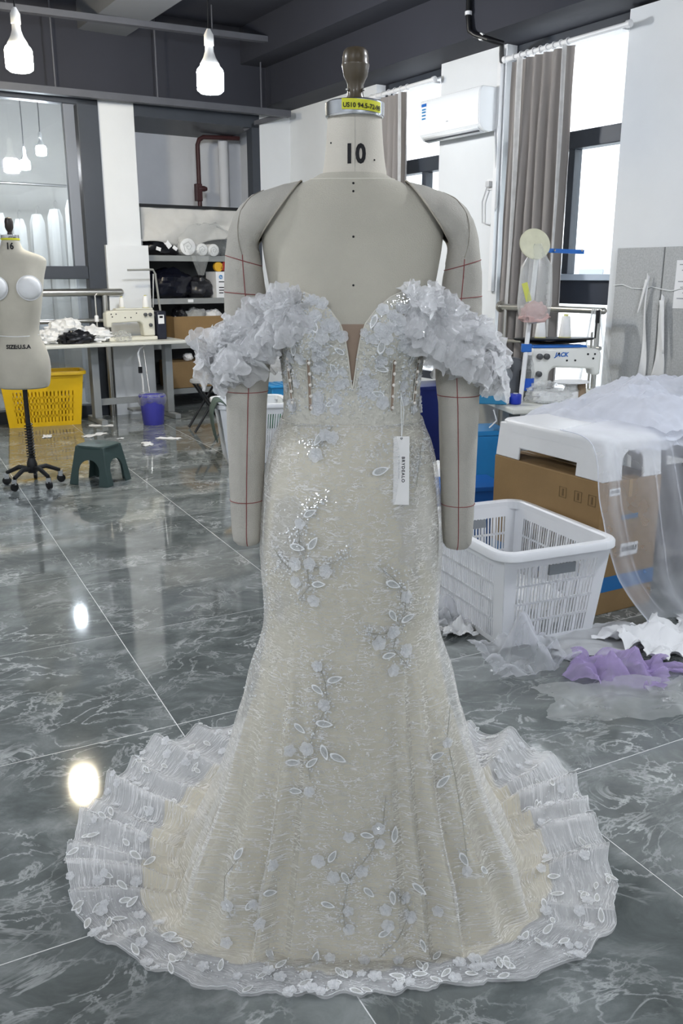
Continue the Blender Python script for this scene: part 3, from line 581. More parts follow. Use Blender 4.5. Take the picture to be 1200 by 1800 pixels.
# --- off-shoulder ruffles: soft organza petals fanning from a gathered band
organza = sheer('white_organza', 'fbfbfc', .60, .5, scale=30, crease=70)
def petal(seed, Rr, span, amp, droop):
    r_ = random.Random(seed); ph = r_.uniform(0, 6); k = r_.choice((3.0, 4.0, 5.0)); mb = MB()
    def fn(u, v):
        a = (u-.5)*span; q = v; rr = Rr*(.10+.90*q)*(1+.10*math.sin(2.3*a+ph)+.05*math.sin(17*a+ph*2)*q+.03*noise.noise(Vector((a*9, seed, 1))))
        w = amp*q**1.3*(math.sin(k*a+ph)+.35*math.sin(2.2*k*a+2*ph)+.28*math.sin(15*a+3*ph)*q); z = droop*Rr*(q-q*q*1.25)+w+.012*q*noise.noise(Vector((a*3+seed, q*4, seed)))+.006*q*noise.noise(Vector((a*9+seed, q*9, seed)))
        return Vector((rr*math.cos(a), rr*math.sin(a)*.92, z))
    return mb.grid(fn, 60, 12)
def place(o, P, xdir, nrm):
    z = Vector(nrm).normalized(); x = Vector(xdir); x = (x-z*x.dot(z)).normalized(); y = z.cross(x); o.matrix_basis = Matrix.Translation(P) @ Matrix((x, y, z)).transposed().to_4x4()
for sg in (-1, 1):
    SP = [(.098, -.118, 1.328), (.122, -.112, 1.322), (.148, -.088, 1.305), (.176, -.072, 1.285), (.205, -.064, 1.266), (.232, -.052, 1.248), (.252, -.025, 1.232), (.258, .012, 1.226), (.235, .05, 1.235), (.19, .062, 1.25), (.14, .085, 1.26)]
    cpts = [Vector((sg*(x if sg > 0 else x-.05*max(0, x-.13)), y, z+(.006 if sg > 0 else 0))) for x, y, z in SP]
    ruf = MB().tube(cpts, [.010, .013, .013, .013, .013, .013, .012, .012, .010, .010, .008], 10).build('shoulder_ruffle', organza, gown, sub=1)
    m = 0; bd = MB()
    for i in range(22):
        t_ = .2+9.3*i/21; k = int(t_); f = t_-k; P = cpts[k].lerp(cpts[min(k+1, 10)], f); tg_ = (cpts[min(k+1, 10)]-cpts[k]).normalized()
        out = Vector((sg*.35, -1, .1)) if t_ < 4.6 else Vector((sg*1, -.7, 0)) if t_ < 6 else Vector((sg*1, .1, 0)) if t_ < 7.5 else Vector((sg*.3, 1, 0)); out.normalize()
        for row, (dz, size, tilt) in enumerate(((-1, .074, .55), (.9, .044, .6), (-.2, .050, 1.2))):
            if row == 2 and i % 2: continue
            grow = 1+(.18 if sg > 0 else .06)*sstep(3.5, 6, t_)-(.25 if t_ < 1.5 else 0)
            xd = Vector((sg*(.25+.5*sstep(3, 6, t_))+rnd.gauss(0, .28), 0, dz+rnd.gauss(0, .2)))+out*(.15 if row < 2 else .4); nr = out*tilt+Vector((rnd.gauss(0, .25), 0, .35*(1 if dz > 0 else -.1)+rnd.gauss(0, .25)))
            if row == 2: nr = out+Vector((rnd.gauss(0, .35), 0, rnd.gauss(0, .35)))
            o = petal(m*3.7+(200 if sg > 0 else 0), size*grow*rnd.uniform(.85, 1.15), rnd.uniform(2.0, 2.9) if row < 2 else 4.6, .007+.006*rnd.random(), .5).build('petal', organza, ruf); place(o, P+out*(.006+.007*row), xd, nr); m += 1
            for _ in range(4):
                v = rnd.choice(o.data.vertices); bd.octa(o.matrix_basis @ v.co + out*.001, rnd.uniform(.001, .0024))
    bd.build('beading', MATS['crystal_beads'], ruf, smooth=False, kind='stuff')
# --- hang tag on a string
tg = thing('hang_tag', 'narrow white paper hang tag lettered BRYDEALO on the gown', 'tag', (FX, FY, 0))
card = mat('white_card', 'ecebe8', .6)
h1 = cast(705, 768); h2 = cast(704, 886); T_ = h1[0]+Vector((0, -.006, 0)); B_ = h2[0]+Vector((0, -.006, 0)); zz = (T_-B_).normalized(); T_ = B_+zz*.128
tgb = MB().box((0, 0, 0), (.030, .0012, .128)).build('card', card, tg, smooth=False); yy = Vector((.06, 1, 0)); yy = (yy-zz*yy.dot(zz)).normalized(); xx = yy.cross(zz)
tgb.matrix_basis = Matrix.Translation((T_+B_)/2) @ Matrix((xx, yy, zz)).transposed().to_4x4()
text('BRYDEALO', .0082, ink, 'lettering', tgb, loc=(.0035, -.0008, .002), rot=(PI/2, PI/2, 0), bold=.00025, space=1.25, depth=.0001)
MB().b2((-.0050, -.0009, -.016), (-.0042, -.0006, .020)).build('printed_line', mat('grey_print', '9a9ea4', .5), tgb, smooth=False)
MB().lathe([(.0022, -.0004), (.0022, .0004)], (0, -.0009, .060), 10, rx=PI/2).build('eyelet', black, tgb)
hs = cast(702, 692, bvb); top = hs[0]+hs[1]*.004
MB().tube([top, top+Vector((.001, -.004, -.03)), T_-zz*.005-yy*.0012], .0007, 5).build('string', mat('white_thread', 'eceeee'), tg)
MB().tube([top, top+Vector((.006, -.004, -.03)), T_-zz*.005-yy*.0012], .0007, 5).build('string', mat('white_thread', 'eceeee'), tg)
# ================================================================== workshop furniture and clutter
def rt(name, label, cat, p, q, z=0, rz=0, group=None): return thing(name, label, cat, W(p, q, z), RA+rz, group)
def blob(c, d, seed, amp=.25, f=2.2, n=28, m=18, flat=.35):
    """lumpy bag or crumpled cloth, sitting on its underside"""
    mb = MB()
    def fn(u, v):
        a = 2*PI*u; b = -PI/2+PI*v; D = Vector((math.cos(a)*math.cos(b), math.sin(a)*math.cos(b), math.sin(b)))
        k = 1+amp*fbm(D.x*f+seed, D.y*f, D.z*f)+amp*.5*abs(noise.noise(D*f*2.5+Vector((seed, 0, 0)))); P = Vector((D.x*d[0]/2*k, D.y*d[1]/2*k, D.z*d[2]/2*k)); P.z = max(P.z, -d[2]/2*flat*2+.0) ; return P+Vector(c)+Vector((0, 0, d[2]/2*flat*2))
    return mb.grid(fn, n, m, closeu=True)
def sheet(c, sx, sy, seed, amp, f=3, n=26, edge=.15, base=.004):
    """crumpled thin piece lying on a surface"""
    mb = MB(); c = Vector(c)
    def fn(u, v):
        x, y = u-.5, v-.5; r = max(abs(x), abs(y))*2
        k = 1+edge*fbm(x*5+seed, y*5, seed); h = abs(noise.noise(Vector((x*f*1.3+seed, y*f*1.3, seed*1.7))))*amp*1.5 + .35*amp*abs(noise.noise(Vector((x*f*3, y*f*3, seed)))) + .06*amp*abs(fbm(x*9, y*9, seed))
        return c+Vector((x*sx*k, y*sy*(1+edge*fbm(y*4, x*4+seed, 2)), base+h*(1-.5*r*r)))
    return mb.grid(fn, n, n)
wplastic = mat('white_plastic', 'e8e9ea', .35, var=.03); greysteel = mat('grey_painted_steel', '8b8f90', .5, var=.08); greenst = mat('dark_green_plastic', '3b4e4c', .45, var=.06)
cardboard = mat('brown_cardboard', '937750', .8, var=.10, vs=5, bump=.1, bs=90); paper = mat('white_paper', 'ecedee', .7, var=.03); cloth_w = mat('white_cloth', 'e9eaea', .8, var=.05, bump=.2, bs=50)
film = sheer('clear_plastic_film', 'e4e9ea', .12, .18, scale=12, spec=.8); film2 = sheer('cloudy_plastic_film', 'e4e7e6', .26, .25, scale=16, spec=.7); tulle = sheer('white_tulle', 'eceef4', .27, .7, scale=9); tulle_d = sheer('heaped_white_tulle', 'edf0f8', .50, .7, scale=9)
blackbag = mat('black_plastic_bag', '17181d', .28, var=.2, vs=8, bump=.5, bs=18); blue = mat('blue_plastic', '1f63b4', .4); lblue = mat('light_blue_plastic', '2a7fb8', .4, var=.05)
# ------------------------------------------------------------------ services on walls and ceiling
pipe_m = mat('dark_grey_conduit', '55575e', .55, var=.1)
t = rt('cable_tray', 'long dark conduit hung across the upper left, the higher one', 'conduit', -3.9, -.65, 3.47)
MB().bars([(0, 0, -.03), (3.42, 0, .07)], .07, .05).build('channel', pipe_m, t)
for x in (.9, 2.72, 3.4): MB().tube([(x, 0, .0), (x, 0, .28)], .007, 6).build('hanger_rod', pipe_m, t)
MB().tube([(3.38, .02, .05), (3.38, .02, .26)], .009, 8).build('orange_cable', mat('orange_cable', '9a5a44', .5), t)
t = rt('cable_tray', 'dark conduit running just above the glazed partition and alcove', 'conduit', -3.9, -.30, 2.93)
MB().bars([(0, 0, 0), (3.72, 0, .04)], .08, .06).build('channel', pipe_m, t)
MB().bars([(3.70, .0, .04), (3.50, .30, -.02), (3.42, .42, -.08)], .05, .04).build('return_pipe', pipe_m, t)
for x in (1.35, 2.3, 3.4): MB().tube([(x, 0, .0), (x, 0, .82)], .008, 6).build('hanger_rod', pipe_m, t)
red = mat('brown_red_pipe_paint', '43282a', .5)
t = rt('water_pipe', 'dark red water pipe with valve inside the alcove', 'pipe', -.80, .62)
MB().tube([(0, 0, .02), (0, 0, 2.74), (.02, 0, 2.79), (.07, 0, 2.82), (.5, 0, 2.84)], .024, 10).build('pipe', red, t)
MB().b2((-.05, -.04, 2.16), (.02, .03, 2.34)).build('valve_box', red, t, smooth=False, bevel=.006)
MB().lathe([(.02, -.05), (.03, -.02), (.03, .02), (.02, .05)], (.03, -.02, 2.29), 10, ry=PI/2).build('valve', red, t)
rt_d = rt('drain_pipe', 'thick pale drain pipe in the right corner of the alcove', 'pipe', -.45, .72); MB().lathe([(.055, 0.01), (.055, 2.85)], n=18).build('pipe', grey_wall, rt_d)
t = rt('ceiling_conduit', 'black cable bending down from the dark beam to the white pier', 'conduit', -.37, -3.28, 3.0)
MB().tube([(0, .0, .70), (0, 0, .2), (.0, -.02, .10), (.02, -.06, .07), (.04, -.18, .02), (.12, -.24, -.01), (.25, -.10, -.03), (.33, -.02, -.06)], .020, 10).build('cable', black, t)
for P in ((0, 0, .22), (.03, -.12, .045)): MB().lathe([(.026, -.012), (.026, .012)], P, 10, ry=(0 if P[2] > .2 else PI/2)).build('clip', wplastic, t)
t = rt('pipe_cover', 'white vertical trunking on the edge of the pier beside the air conditioner', 'trunking', -.02, -3.27, 1.25)
MB().b2((-.02, -.02, 0), (.018, .02, 1.78)).build('cover', wplastic, t, smooth=False, bevel=.004)
# air conditioner
t = rt('air_conditioner', 'white wall-mounted split air conditioner on the pier', 'air conditioner', 0, -2.88, 2.445)
prof = [(-.004, .02), (-.10, 0), (-.16, .012), (-.196, .05), (-.206, .10), (-.208, .24), (-.204, .29), (-.19, .315), (-.17, .322), (-.004, .322)]
ac = mat('glossy_white_plastic', 'eef1f3', .2, coat=.3); mb = MB(); mb.rings([[(x, y, z) for x, z in prof] for y in (-.375, .375)]); mb.build('body', ac, t, bevel=.006)
MB().rings([[(x-.004, y, z) for x, z in prof[3:9]] + [(x, y, z) for x, z in prof[3:9]][::-1] for y in (-.365, .365)]).build('front_panel', ac, t)
MB().b2((-.172, -.33, .004), (-.10, .33, .012)).build('outlet_slot', mat('dark_slot', '3a3e44', .6), t, smooth=False)
MB().grid(lambda u, v: Vector((-.115-.075*u, -.34+.68*v, -.002+.035*u*u)), 6, 2).build('flap', ac, t, solid=.004)
st = MB().b2((-.2135, .265, .15), (-.2125, .335, .29)).build('energy_sticker', paper, t, smooth=False)
MB().b2((-.2142, .268, .262), (-.2134, .332, .285)).build('blue_band', blue, st, smooth=False)
for z in (.165, .19, .215, .235): MB().b2((-.2142, .275, z), (-.2134, .325, z+.012)).build('printed_line', lblue, st, smooth=False)
MB().b2((-.2138, -.012, .112), (-.2122, .012, .118)).build('badge', mat('grey_print', '9a9ea4', .5), t, smooth=False)
MB().tube([(-.05, -.385, .02), (-.05, -.40, -.12), (-.03, -.40, -.3), (-.03, -.42, -.55), (-.03, -.36, -.68), (-.03, -.26, -.66), (-.03, -.25, -.5), (-.03, -.31, -.37)], .006, 7).build('power_cord', mat('grey_cord', 'bcbec0', .5), t)
t = rt('wall_socket', 'white wall socket with a plug below the air conditioner', 'socket', 0, -3.20, 2.03)
MB().b2((-.012, -.043, 0), (0, .043, .086)).build('plate', wplastic, t, smooth=False, bevel=.003); MB().b2((-.05, -.022, .02), (-.012, .022, .065)).build('plug', mat('grey_plug', 'c4c5c6', .5), t, smooth=False, bevel=.006)
# curtains, rods
curt = mat('grey_taupe_curtain', '8f8a87', .85, var=.07, vs=3, stretch=(6, 6, .6), sheen=.2, bump=.1, bs=200); sheerst = sheer('pale_curtain_edge', 'dfe0e0', .75, .7)
def curtain(q0, q1, ztop_, zbot, seed, label, folds, dq=0):
    t = rt('curtain', label, 'curtain', -.10, (q0+q1)/2, 0)
    w = abs(q1-q0)
    def fn(u, v):
        a = (u-.5)*w*(1+.06*v); ph = u*folds*2*PI+.5*math.sin(u*9+seed); amp = .018+.03*v
        return Vector((amp*math.sin(ph)+.012*fbm(u*6, v*3, seed)-.01*v, a+.012*math.cos(ph)*v + dq*v, ztop_+(zbot-ztop_)*v))
    MB().grid(fn, 110, 26).build('drape', curt, t)
    for s, wd_ in ((-1, .03), (1, .05)):
        MB().grid(lambda u, v: Vector((-.055+.01*math.sin(u*5+v*6), s*w*(.26 if s > 0 else .44)*(1+.06*v)+(u-.5)*wd_ + dq*v, ztop_+(zbot-ztop_)*v)), 6, 14).build('pale_edge', sheerst, t)
    return t
def rod(q0, q1, z, label, n, qs):
    t = rt('curtain_rod', label, 'curtain rod', -.10, (q0+q1)/2, z); w = abs(q1-q0)/2
    MB().tube([(0, -w, 0), (0, w, 0)], .017, 12).build('pole', wplastic, t)
    for s in (-1, 1): MB().lathe([(.01, -.02), (.024, -.015), (.024, .015), (.01, .02)], (0, s*w, 0), 12, rx=PI/2).build('finial', wplastic, t)
    for k in range(n):
        y = qs[0]+(qs[1]-qs[0])*k/(n-1)-(q0+q1)/2
        MB().lathe([(.021, -.006), (.025, -.004), (.025, .004), (.021, .006)], (0, y, 0), 14, rx=PI/2, cap=False).build('ring', wplastic, t)
    for s in (-.85, .85): MB().bars([(0, s*w, 0), (.12, s*w, .0)], .015).build('bracket', wplastic, t)
rod(-3.40, -4.53, 2.925, 'white curtain rod over the near window', 9, (-3.5, -4.02)); rod(-1.55, -2.56, 2.93, 'white curtain rod over the far window beside the neck', 7, (-1.66, -2.2))
curtain(-3.47, -4.08, 2.895, .38, 1, 'long grey-taupe curtain at the near window', 6.5, .02); curtain(-1.63, -2.20, 2.90, .5, 4, 'grey-taupe curtain at the far window behind the shoulder', 6)
# handrails
def rail(t, a, b, z, r, posts, ax):
    f = (lambda s, h: (0, s, h)) if ax == 'y' else (lambda s, h: (s, 0, h))
    MB().tube([f(a, z), f(b, z)], r, 16).build('top_rail', steel, t)
    MB().tube([f(a, z*.78), f(b, z*.78)], r*.6, 12).build('lower_rail', steel, t)
    for s in posts: MB().tube([f(s, .0), f(s, z)], r*.75, 12).build('post', steel, t)
    for e in (a, b): MB().ball(f(e, z), r*1.02, 12, 8).build('end_cap', steel, t)
t = rt('handrail', 'steel handrail across the near window on the right', 'handrail', -.20, -4.09); rail(t, -.50, .50, 1.142, .024, (-.46, .45), 'y')
MB().lathe([(.045, -.004), (.045, .008), (.03, .012)], (.0, .51, 1.142), 16, rx=PI/2).build('flange', steel, t)
t = rt('handrail', 'steel handrail in front of the glazed partition', 'handrail', -2.9, -.11); rail(t, -1.2, .88, 1.215, .036, (-.5, .72), 'x')
# felt boards, notice, ribbons
felt = mat('grey_felt_board', 'bfc1c1', .95, var=.14, vs=90, bump=.3, bs=200, c2='a7a9a9')
for a, b, l in ((-4.535, -4.91, 'grey felt board on the right wall, the one nearer the window'), (-4.92, -5.75, 'wide grey felt board at the right edge of the photo')):
    t = rt('felt_board', l, 'felt board', -.005, (a+b)/2, .55); MB().b2((-.035, -abs(a-b)/2, 0), (-.005, abs(a-b)/2, 1.005)).build('board', felt, t, smooth=False, bevel=.004)
t = rt('notice_sheet', 'printed paper notice on the felt board at the right edge', 'notice', -.042, -5.14, 1.17); s_ = MB().b2((-.002, -.12, 0), (0, .12, .30)).build('paper', paper, t, smooth=False, bevel=.001)
for k in range(7): MB().b2((-.0032, -.10, .27-.035*k), (-.0018, .095-.02*(k % 3), .276-.035*k)).build('printed_line', mat('grey_print', '9a9ea4'), s_, smooth=False)
t = rt('string_line', 'thin white string stretched across the felt boards', 'string', -.05, -4.95, 1.31); MB().tube([(0, .42-.95*i/12, .012*math.sin(i*1.9)-.02*math.sin(PI*i/12)) for i in range(13)], .003, 5).build('string', mat('white_thread', 'eceeee'), t)
for q, z1, l, w in ((-4.83, .66, 'narrow torn white cloth strip hanging on the felt board', .05), (-4.96, .70, 'forked white cloth strip hanging on the felt board', .075)):
    t = rt('cloth_strip', l, 'cloth strip', -.06, q, 0); top_ = 1.37 if w < .06 else 1.24
    MB().grid(lambda u, v: Vector((-.012*math.sin(v*5+u*2), (u-.5)*w*(.25+v*.9)+.01*math.sin(v*6), top_+(z1-top_)*v+.02*u)), 6, 18).build('strip', cloth_w, t, solid=.003)
    MB().grid(lambda u, v: Vector((-.02, .05*(-1 if w > .06 else 1)*v+(u-.5)*w*.5*(1-.6*v), top_-.02-(.34 if w > .06 else .22)*v)), 4, 10).build('tail', cloth_w, t, solid=.003)
t = rt('plastic_sheet', 'gathered clear plastic sheet hanging from the end of the handrail', 'plastic sheet', -.24, -4.56, .48)
for k in range(2): MB().grid(lambda u, v: Vector(((.02+.07*v)*math.cos(u*2*PI)+.01*math.sin(u*40+k), (.025+.15*v)*math.sin(u*2*PI)-.05*v+.012*math.sin(u*31+k*2)*v, .68*(1-v))), 60, 14, closeu=True).build('film', film2 if k == 0 else film, t)
# building outside
t = rt('outside_building', 'pale building with a row of vents seen through the near window', 'building', 5.5, -2, -1)
MB().b2((0, -9, 0), (1, 12, 2.72)).build('facade', mat('pale_facade', 'e4e6e8', .8), t, smooth=False)
for k in range(14): MB().b2((-.03, -2+k*.62, 2.36), (.01, -1.55+k*.62, 2.46)).build('vent', mat('grey_vent', '9da1a5', .7), t, smooth=False)
# ------------------------------------------------------------------ back room garments
for k in range(9):
    p = -1.35-.21*k; t = rt('garment_bag', '%s white garment bag hanging behind the glazed partition' % ['first', 'second', 'third', 'fourth', 'fifth', 'sixth', 'seventh', 'eighth', 'ninth'][k]+(', counted from the right' if k else ', counted from the right'), 'garment bag', p, 2.1, .55, 0, 'garment bags behind the partition')
    hgt = 1.55+.2*rnd.random()-.03*k; mb = MB()
    mb.rings([[Vector(((.075+.02*v)*math.cos(a)*(.55 if v < .05 else 1)+.012*math.sin(5*a+k), .07*math.sin(a), hgt*(1-v))) for a in [2*PI*j/18 for j in range(18)]] for v in (0, .06, .15, .4, .7, 1)]); mb.build('bag', mat('garment_white', 'e3e2dd', .7), t)
    MB().tube([(0, 0, hgt-.01), (0, 0, hgt+.07), (.02, 0, hgt+.10), (.04, 0, hgt+.07)], .004, 6).build('hanger_hook', steel, t)
t = rt('garment_rail', 'steel rail carrying the garment bags in the back room', 'rail', -2.2, 2.1); MB().tube([(-1.2, 0, 2.38), (1.15, 0, 2.38)], .016, 10).build('bar', steel, t)
for x in (-1.15, 1.1): MB().tube([(x, 0, 0.01), (x, 0, 2.38)], .014, 8).build('upright', steel, t)
t = rt('work_bench', 'low white bench in the room behind the partition', 'bench', -3.0, .85); MB().b2((-1.2, -.3, .70), (.62, .3, .74)).build('top', wplastic, t, smooth=False, bevel=.004)
for x in (-1.1, .55): MB().b2((x-.03, -.25, 0), (x+.03, .25, .70)).build('leg', greysteel, t, smooth=False)
for k in range(4): blob((0, 0, 0), (.3, .24, .2), k*3.3).build('cloth_bundle', cloth_w, loc=W(-3.6+.33*k, .85, .74), rz=RA, label=['leftmost white bundle on the back room bench', 'second white bundle from the left on the back room bench', 'third white bundle from the left on the back room bench', 'rightmost white bundle on the back room bench'][k], cat='cloth', group='bundles on the back room bench')
# ------------------------------------------------------------------ shelving in the alcove
shelfm = mat('grey_shelf_steel', '8e9190', .5, var=.07)
t = rt('shelving_unit', 'grey steel shelving packed with bags and boxes in the alcove', 'shelving', -1.14, .06)
for x in (-.575, .575):
    for y in (.02, .50): MB().b2((x-.02, y-.02, 0), (x+.02, y+.02, 2.04)).build('upright', shelfm, t, smooth=False)
for z, x0 in ((.20, -.6), (.68, -.6), (1.14, -.6), (1.57, -.6)):
    MB().b2((x0, 0, z-.05), (.6, .52, z)).b2((x0, -.012, z-.055), (.6, 0, z+.002)).build('shelf_board', shelfm, t, smooth=False)
MB().bars([(-.6, 0, 2.05), (.6, 0, 2.05)], .03, .03).build('top_bar', black, t)
MB().b2((-.6, .515, .1), (.6, .525, 2.0)).build('back_panel', mat('dark_back_panel', '55585a', .7), t, smooth=False)
MB().b2((-.10, -.018, 1.10), (-.04, -.011, 1.13)).build('shelf_label', paper, t, smooth=False)
t = rt('dust_sheet', 'pale grey cloth slung from the top bar of the shelving', 'cloth', -1.14, .10, 0)
MB().grid(lambda u, v: Vector((-.57+1.17*u, -.035+.05*math.sin(u*7+v*4)*v+.03*v+.02*fbm(u*8, v*3, 4), 2.05-v*(.34-.10*u+.08*math.sin(u*PI))+.02*math.sin(u*12+v*6)*v)), 50, 14).build('sheet', mat('pale_dust_sheet', 'c9c8c4', .85, var=.06), t, solid=.004)
def bag(c, d, seed, name, label, m, p, q, z, cat='bag', grp=None, knot=True):
    t = rt(name, label, cat, p, q, z, 0, grp); blob(c, d, seed, .22).build('bag_body', m, t)
    if knot: MB().lathe([(.012, 0), (.03, .03), (.014, .06), (.04, .12)], (c[0]+d[0]*.42, c[1]-.04, d[2]*.35), 10, ry=PI/2.2).build('knot', m, t)
    return t
t = bag((0, 0, 0), (.52, .36, .28), 2, 'refuse_bag', 'black bag with white tags on the upper shelf', blackbag, -1.45, .26, 1.575)
for x, z, a in ((-.08, .06, .3), (.02, .11, -.7), (.10, .07, .6)): MB().box((x, -.20, z), (.05, .006, .035 if a > 0 else .09), ry=a).build('tag', paper, t, smooth=False)
bag((0, 0, 0), (.50, .36, .34), 5, 'refuse_bag', 'navy black bag heap on the middle shelf, the larger one', mat('navy_plastic_bag', '11131f', .25, var=.3, vs=10, bump=.5, bs=20), -1.36, .24, 1.145)
bag((0, 0, 0), (.30, .32, .26), 8, 'refuse_bag', 'charcoal bag beside the white printer carton', mat('charcoal_plastic_bag', '2b2c31', .3, var=.2, bump=.4, bs=20), -1.03, .24, 1.145)
for k, (p, z, l) in enumerate(((-1.22, 1.66, 'large'), (-1.06, 1.635, 'middle'), (-.93, 1.63, 'right'))):
    t = rt('fabric_roll', {'large': 'thickest white wadding roll, left of three on the upper shelf', 'middle': 'middle one of three white wadding rolls on the upper shelf', 'right': 'rightmost of three white wadding rolls on the upper shelf'}[l], 'fabric roll', p, .02, z, 0, 'wadding rolls on the upper shelf'); r = .085 if k == 0 else .062
    MB().lathe([(.012, .002), (r*.7, 0), (r, .012), (r, .46)], (0, 0, 0), 22, rx=-PI/2).build('roll', cloth_w, t); MB().tube([(r*.15*i*math.cos(i*1.3)/1.6, -.002, r*.15*i*math.sin(i*1.3)/1.6) for i in range(9)], .002, 5).build('spiral_edge', greysteel, t)
t = rt('plastic_wrap', 'clear plastic bag slumped over the wadding rolls', 'plastic bag', -1.02, .10, 1.575)
blob((0, .02, 0), (.62, .34, .40), 11, .25, 3).build('film', film, t); MB().grid(lambda u, v: Vector((-.22+.26*u*(1-.75*v)+.1*v, -.12-.01*math.sin(u*9), .06-.26*v)), 12, 12).build('film_tail', film2, t)
t = rt('printer_carton', 'white printer carton on the middle shelf', 'box', -.80, .16, 1.142); MB().b2((-.11, -.12, 0), (.16, .14, .27)).build('carton', paper, t, smooth=False, bevel=.003)
MB().lathe([(.022, 0), (.022, .002)], (-.055, -.121, .215), 16, rx=PI/2).build('round_logo', mat('logo_blue', '3c86c4', .5), t); text('hp', .03, paper, 'lettering', t, loc=(-.055, -.1245, .215), shear=.3)
for k in range(4): MB().b2((-.08, -.1225, .16-.028*k-(.03 if k else 0)), (.0-.01*k, -.1205, .17-.028*k-(.03 if k else 0))).build('printed_line', ink, t, smooth=False)
t = rt('tape_dispenser', 'yellow and red tape dispenser on the printer carton', 'tape dispenser', -.83, .14, 1.413); MB().lathe([(.018, -.02), (.05, -.02), (.05, .02), (.018, .02)], (-.03, -.05, .05), 18, rx=PI/2).build('tape_roll', mat('yellow_tape_roll', 'd9a72c', .4), t); MB().box((.03, -.05, .06), (.05, .04, .10), ry=.5).build('handle', mat('red_plastic', '9d2a24', .4), t, bevel=.005)
def carton(name, label, p, q, z, d, rz=0, m=cardboard, flaps=True, extra=None):
    t = rt(name, label, 'box', p, q, z, rz); x, y, h = d; mb = MB(); w = .006
    mb.b2((-x/2, -y/2, 0), (x/2, -y/2+w, h)).b2((-x/2, y/2-w, 0), (x/2, y/2, h)).b2((-x/2, -y/2, 0), (-x/2+w, y/2, h)).b2((x/2-w, -y/2, 0), (x/2, y/2, h)).b2((-x/2, -y/2, 0), (x/2, y/2, w)); mb.build('walls', m, t, smooth=False)
    if flaps:
        MB().b2((-x/2, -y/2, h-.004), (x/2, y/2, h)).build('lid_flaps', m, t, smooth=False); MB().b2((-x/2-.001, -.025, h-.06), (x/2+.001, .025, h+.001)).build('tape', mat('packing_tape', 'a88a58', .3), t, smooth=False)
    return t
t = carton('carton', 'open brown carton full of scraps on the lower shelf', -1.10, .22, .685, (.62, .34, .27), flaps=False)
carton('carton', 'brown carton with print on the bottom shelf', -1.12, .24, .205, (.66, .36, .28)); 
for k, (p, m, d, l) in enumerate(((-1.28, blackbag, (.16, .2, .2), 'dark cloth bundle poking from the open carton'), (-1.10, mat('grey_cloth', 'a9aaa8', .8, var=.1), (.24, .2, .18), 'grey folded cloth poking from the open carton'), (-.90, cloth_w, (.2, .2, .16), 'white round bundle poking from the open carton'))): blob((0, 0, 0), d, 20+k).build('cloth_bundle', m, loc=W(p, .2, .88), rz=RA, label=l, cat='cloth')
for k in range(3): blob((0, 0, 0), (.10, .12, .09), 31+k).build('cloth_scrap', cloth_w, loc=W(-1.22+.13*k, .16, .488), rz=RA, label=['white scrap on the bottom carton, leftmost', 'white scrap on the bottom carton, middle', 'white scrap on the bottom carton, rightmost'][k], cat='cloth', group='scraps on the bottom carton')
# ------------------------------------------------------------------ sewing tables
tabletop = mat('pale_laminate', 'd9dad2', .4, var=.04)
def sewing_table(name, label, loc, rz, x0, x1, y0, y1, z, legm=greysteel, legs=None):
    t = thing(name, label, 'sewing table', loc, rz)
    MB().b2((x0, y0, z-.032), (x1, y1, z)).build('tabletop', tabletop, t, smooth=False, bevel=.008)
    legs = legs or (x0+.12, x1-.14)
    for x in legs:
        ym = (y0+y1)/2
        lg = MB().b2((x-.035, ym-.05, .05), (x+.035, ym+.05, z-.032)).build('leg', legm, t, smooth=False, bevel=.004); MB().b2((x-.03, y0+.04, 0), (x+.03, y1-.04, .05)).build('foot', legm, lg, smooth=False, bevel=.008)
    MB().b2((legs[0], ym+.02, .16), (legs[1], ym+.05, .22)).build('crossbar', legm, t, smooth=False)
    MB().bars([(legs[0]+.28, y0+.12, .12), (legs[0]+.58, y0+.12, .12)], .16, .02).build('pedal', legm, t); MB().tube([(legs[0]+.5, y0+.13, .12), (legs[0]+.5, ym, z-.05)], .006, 6).build('pedal_rod', steel, t)
    return t
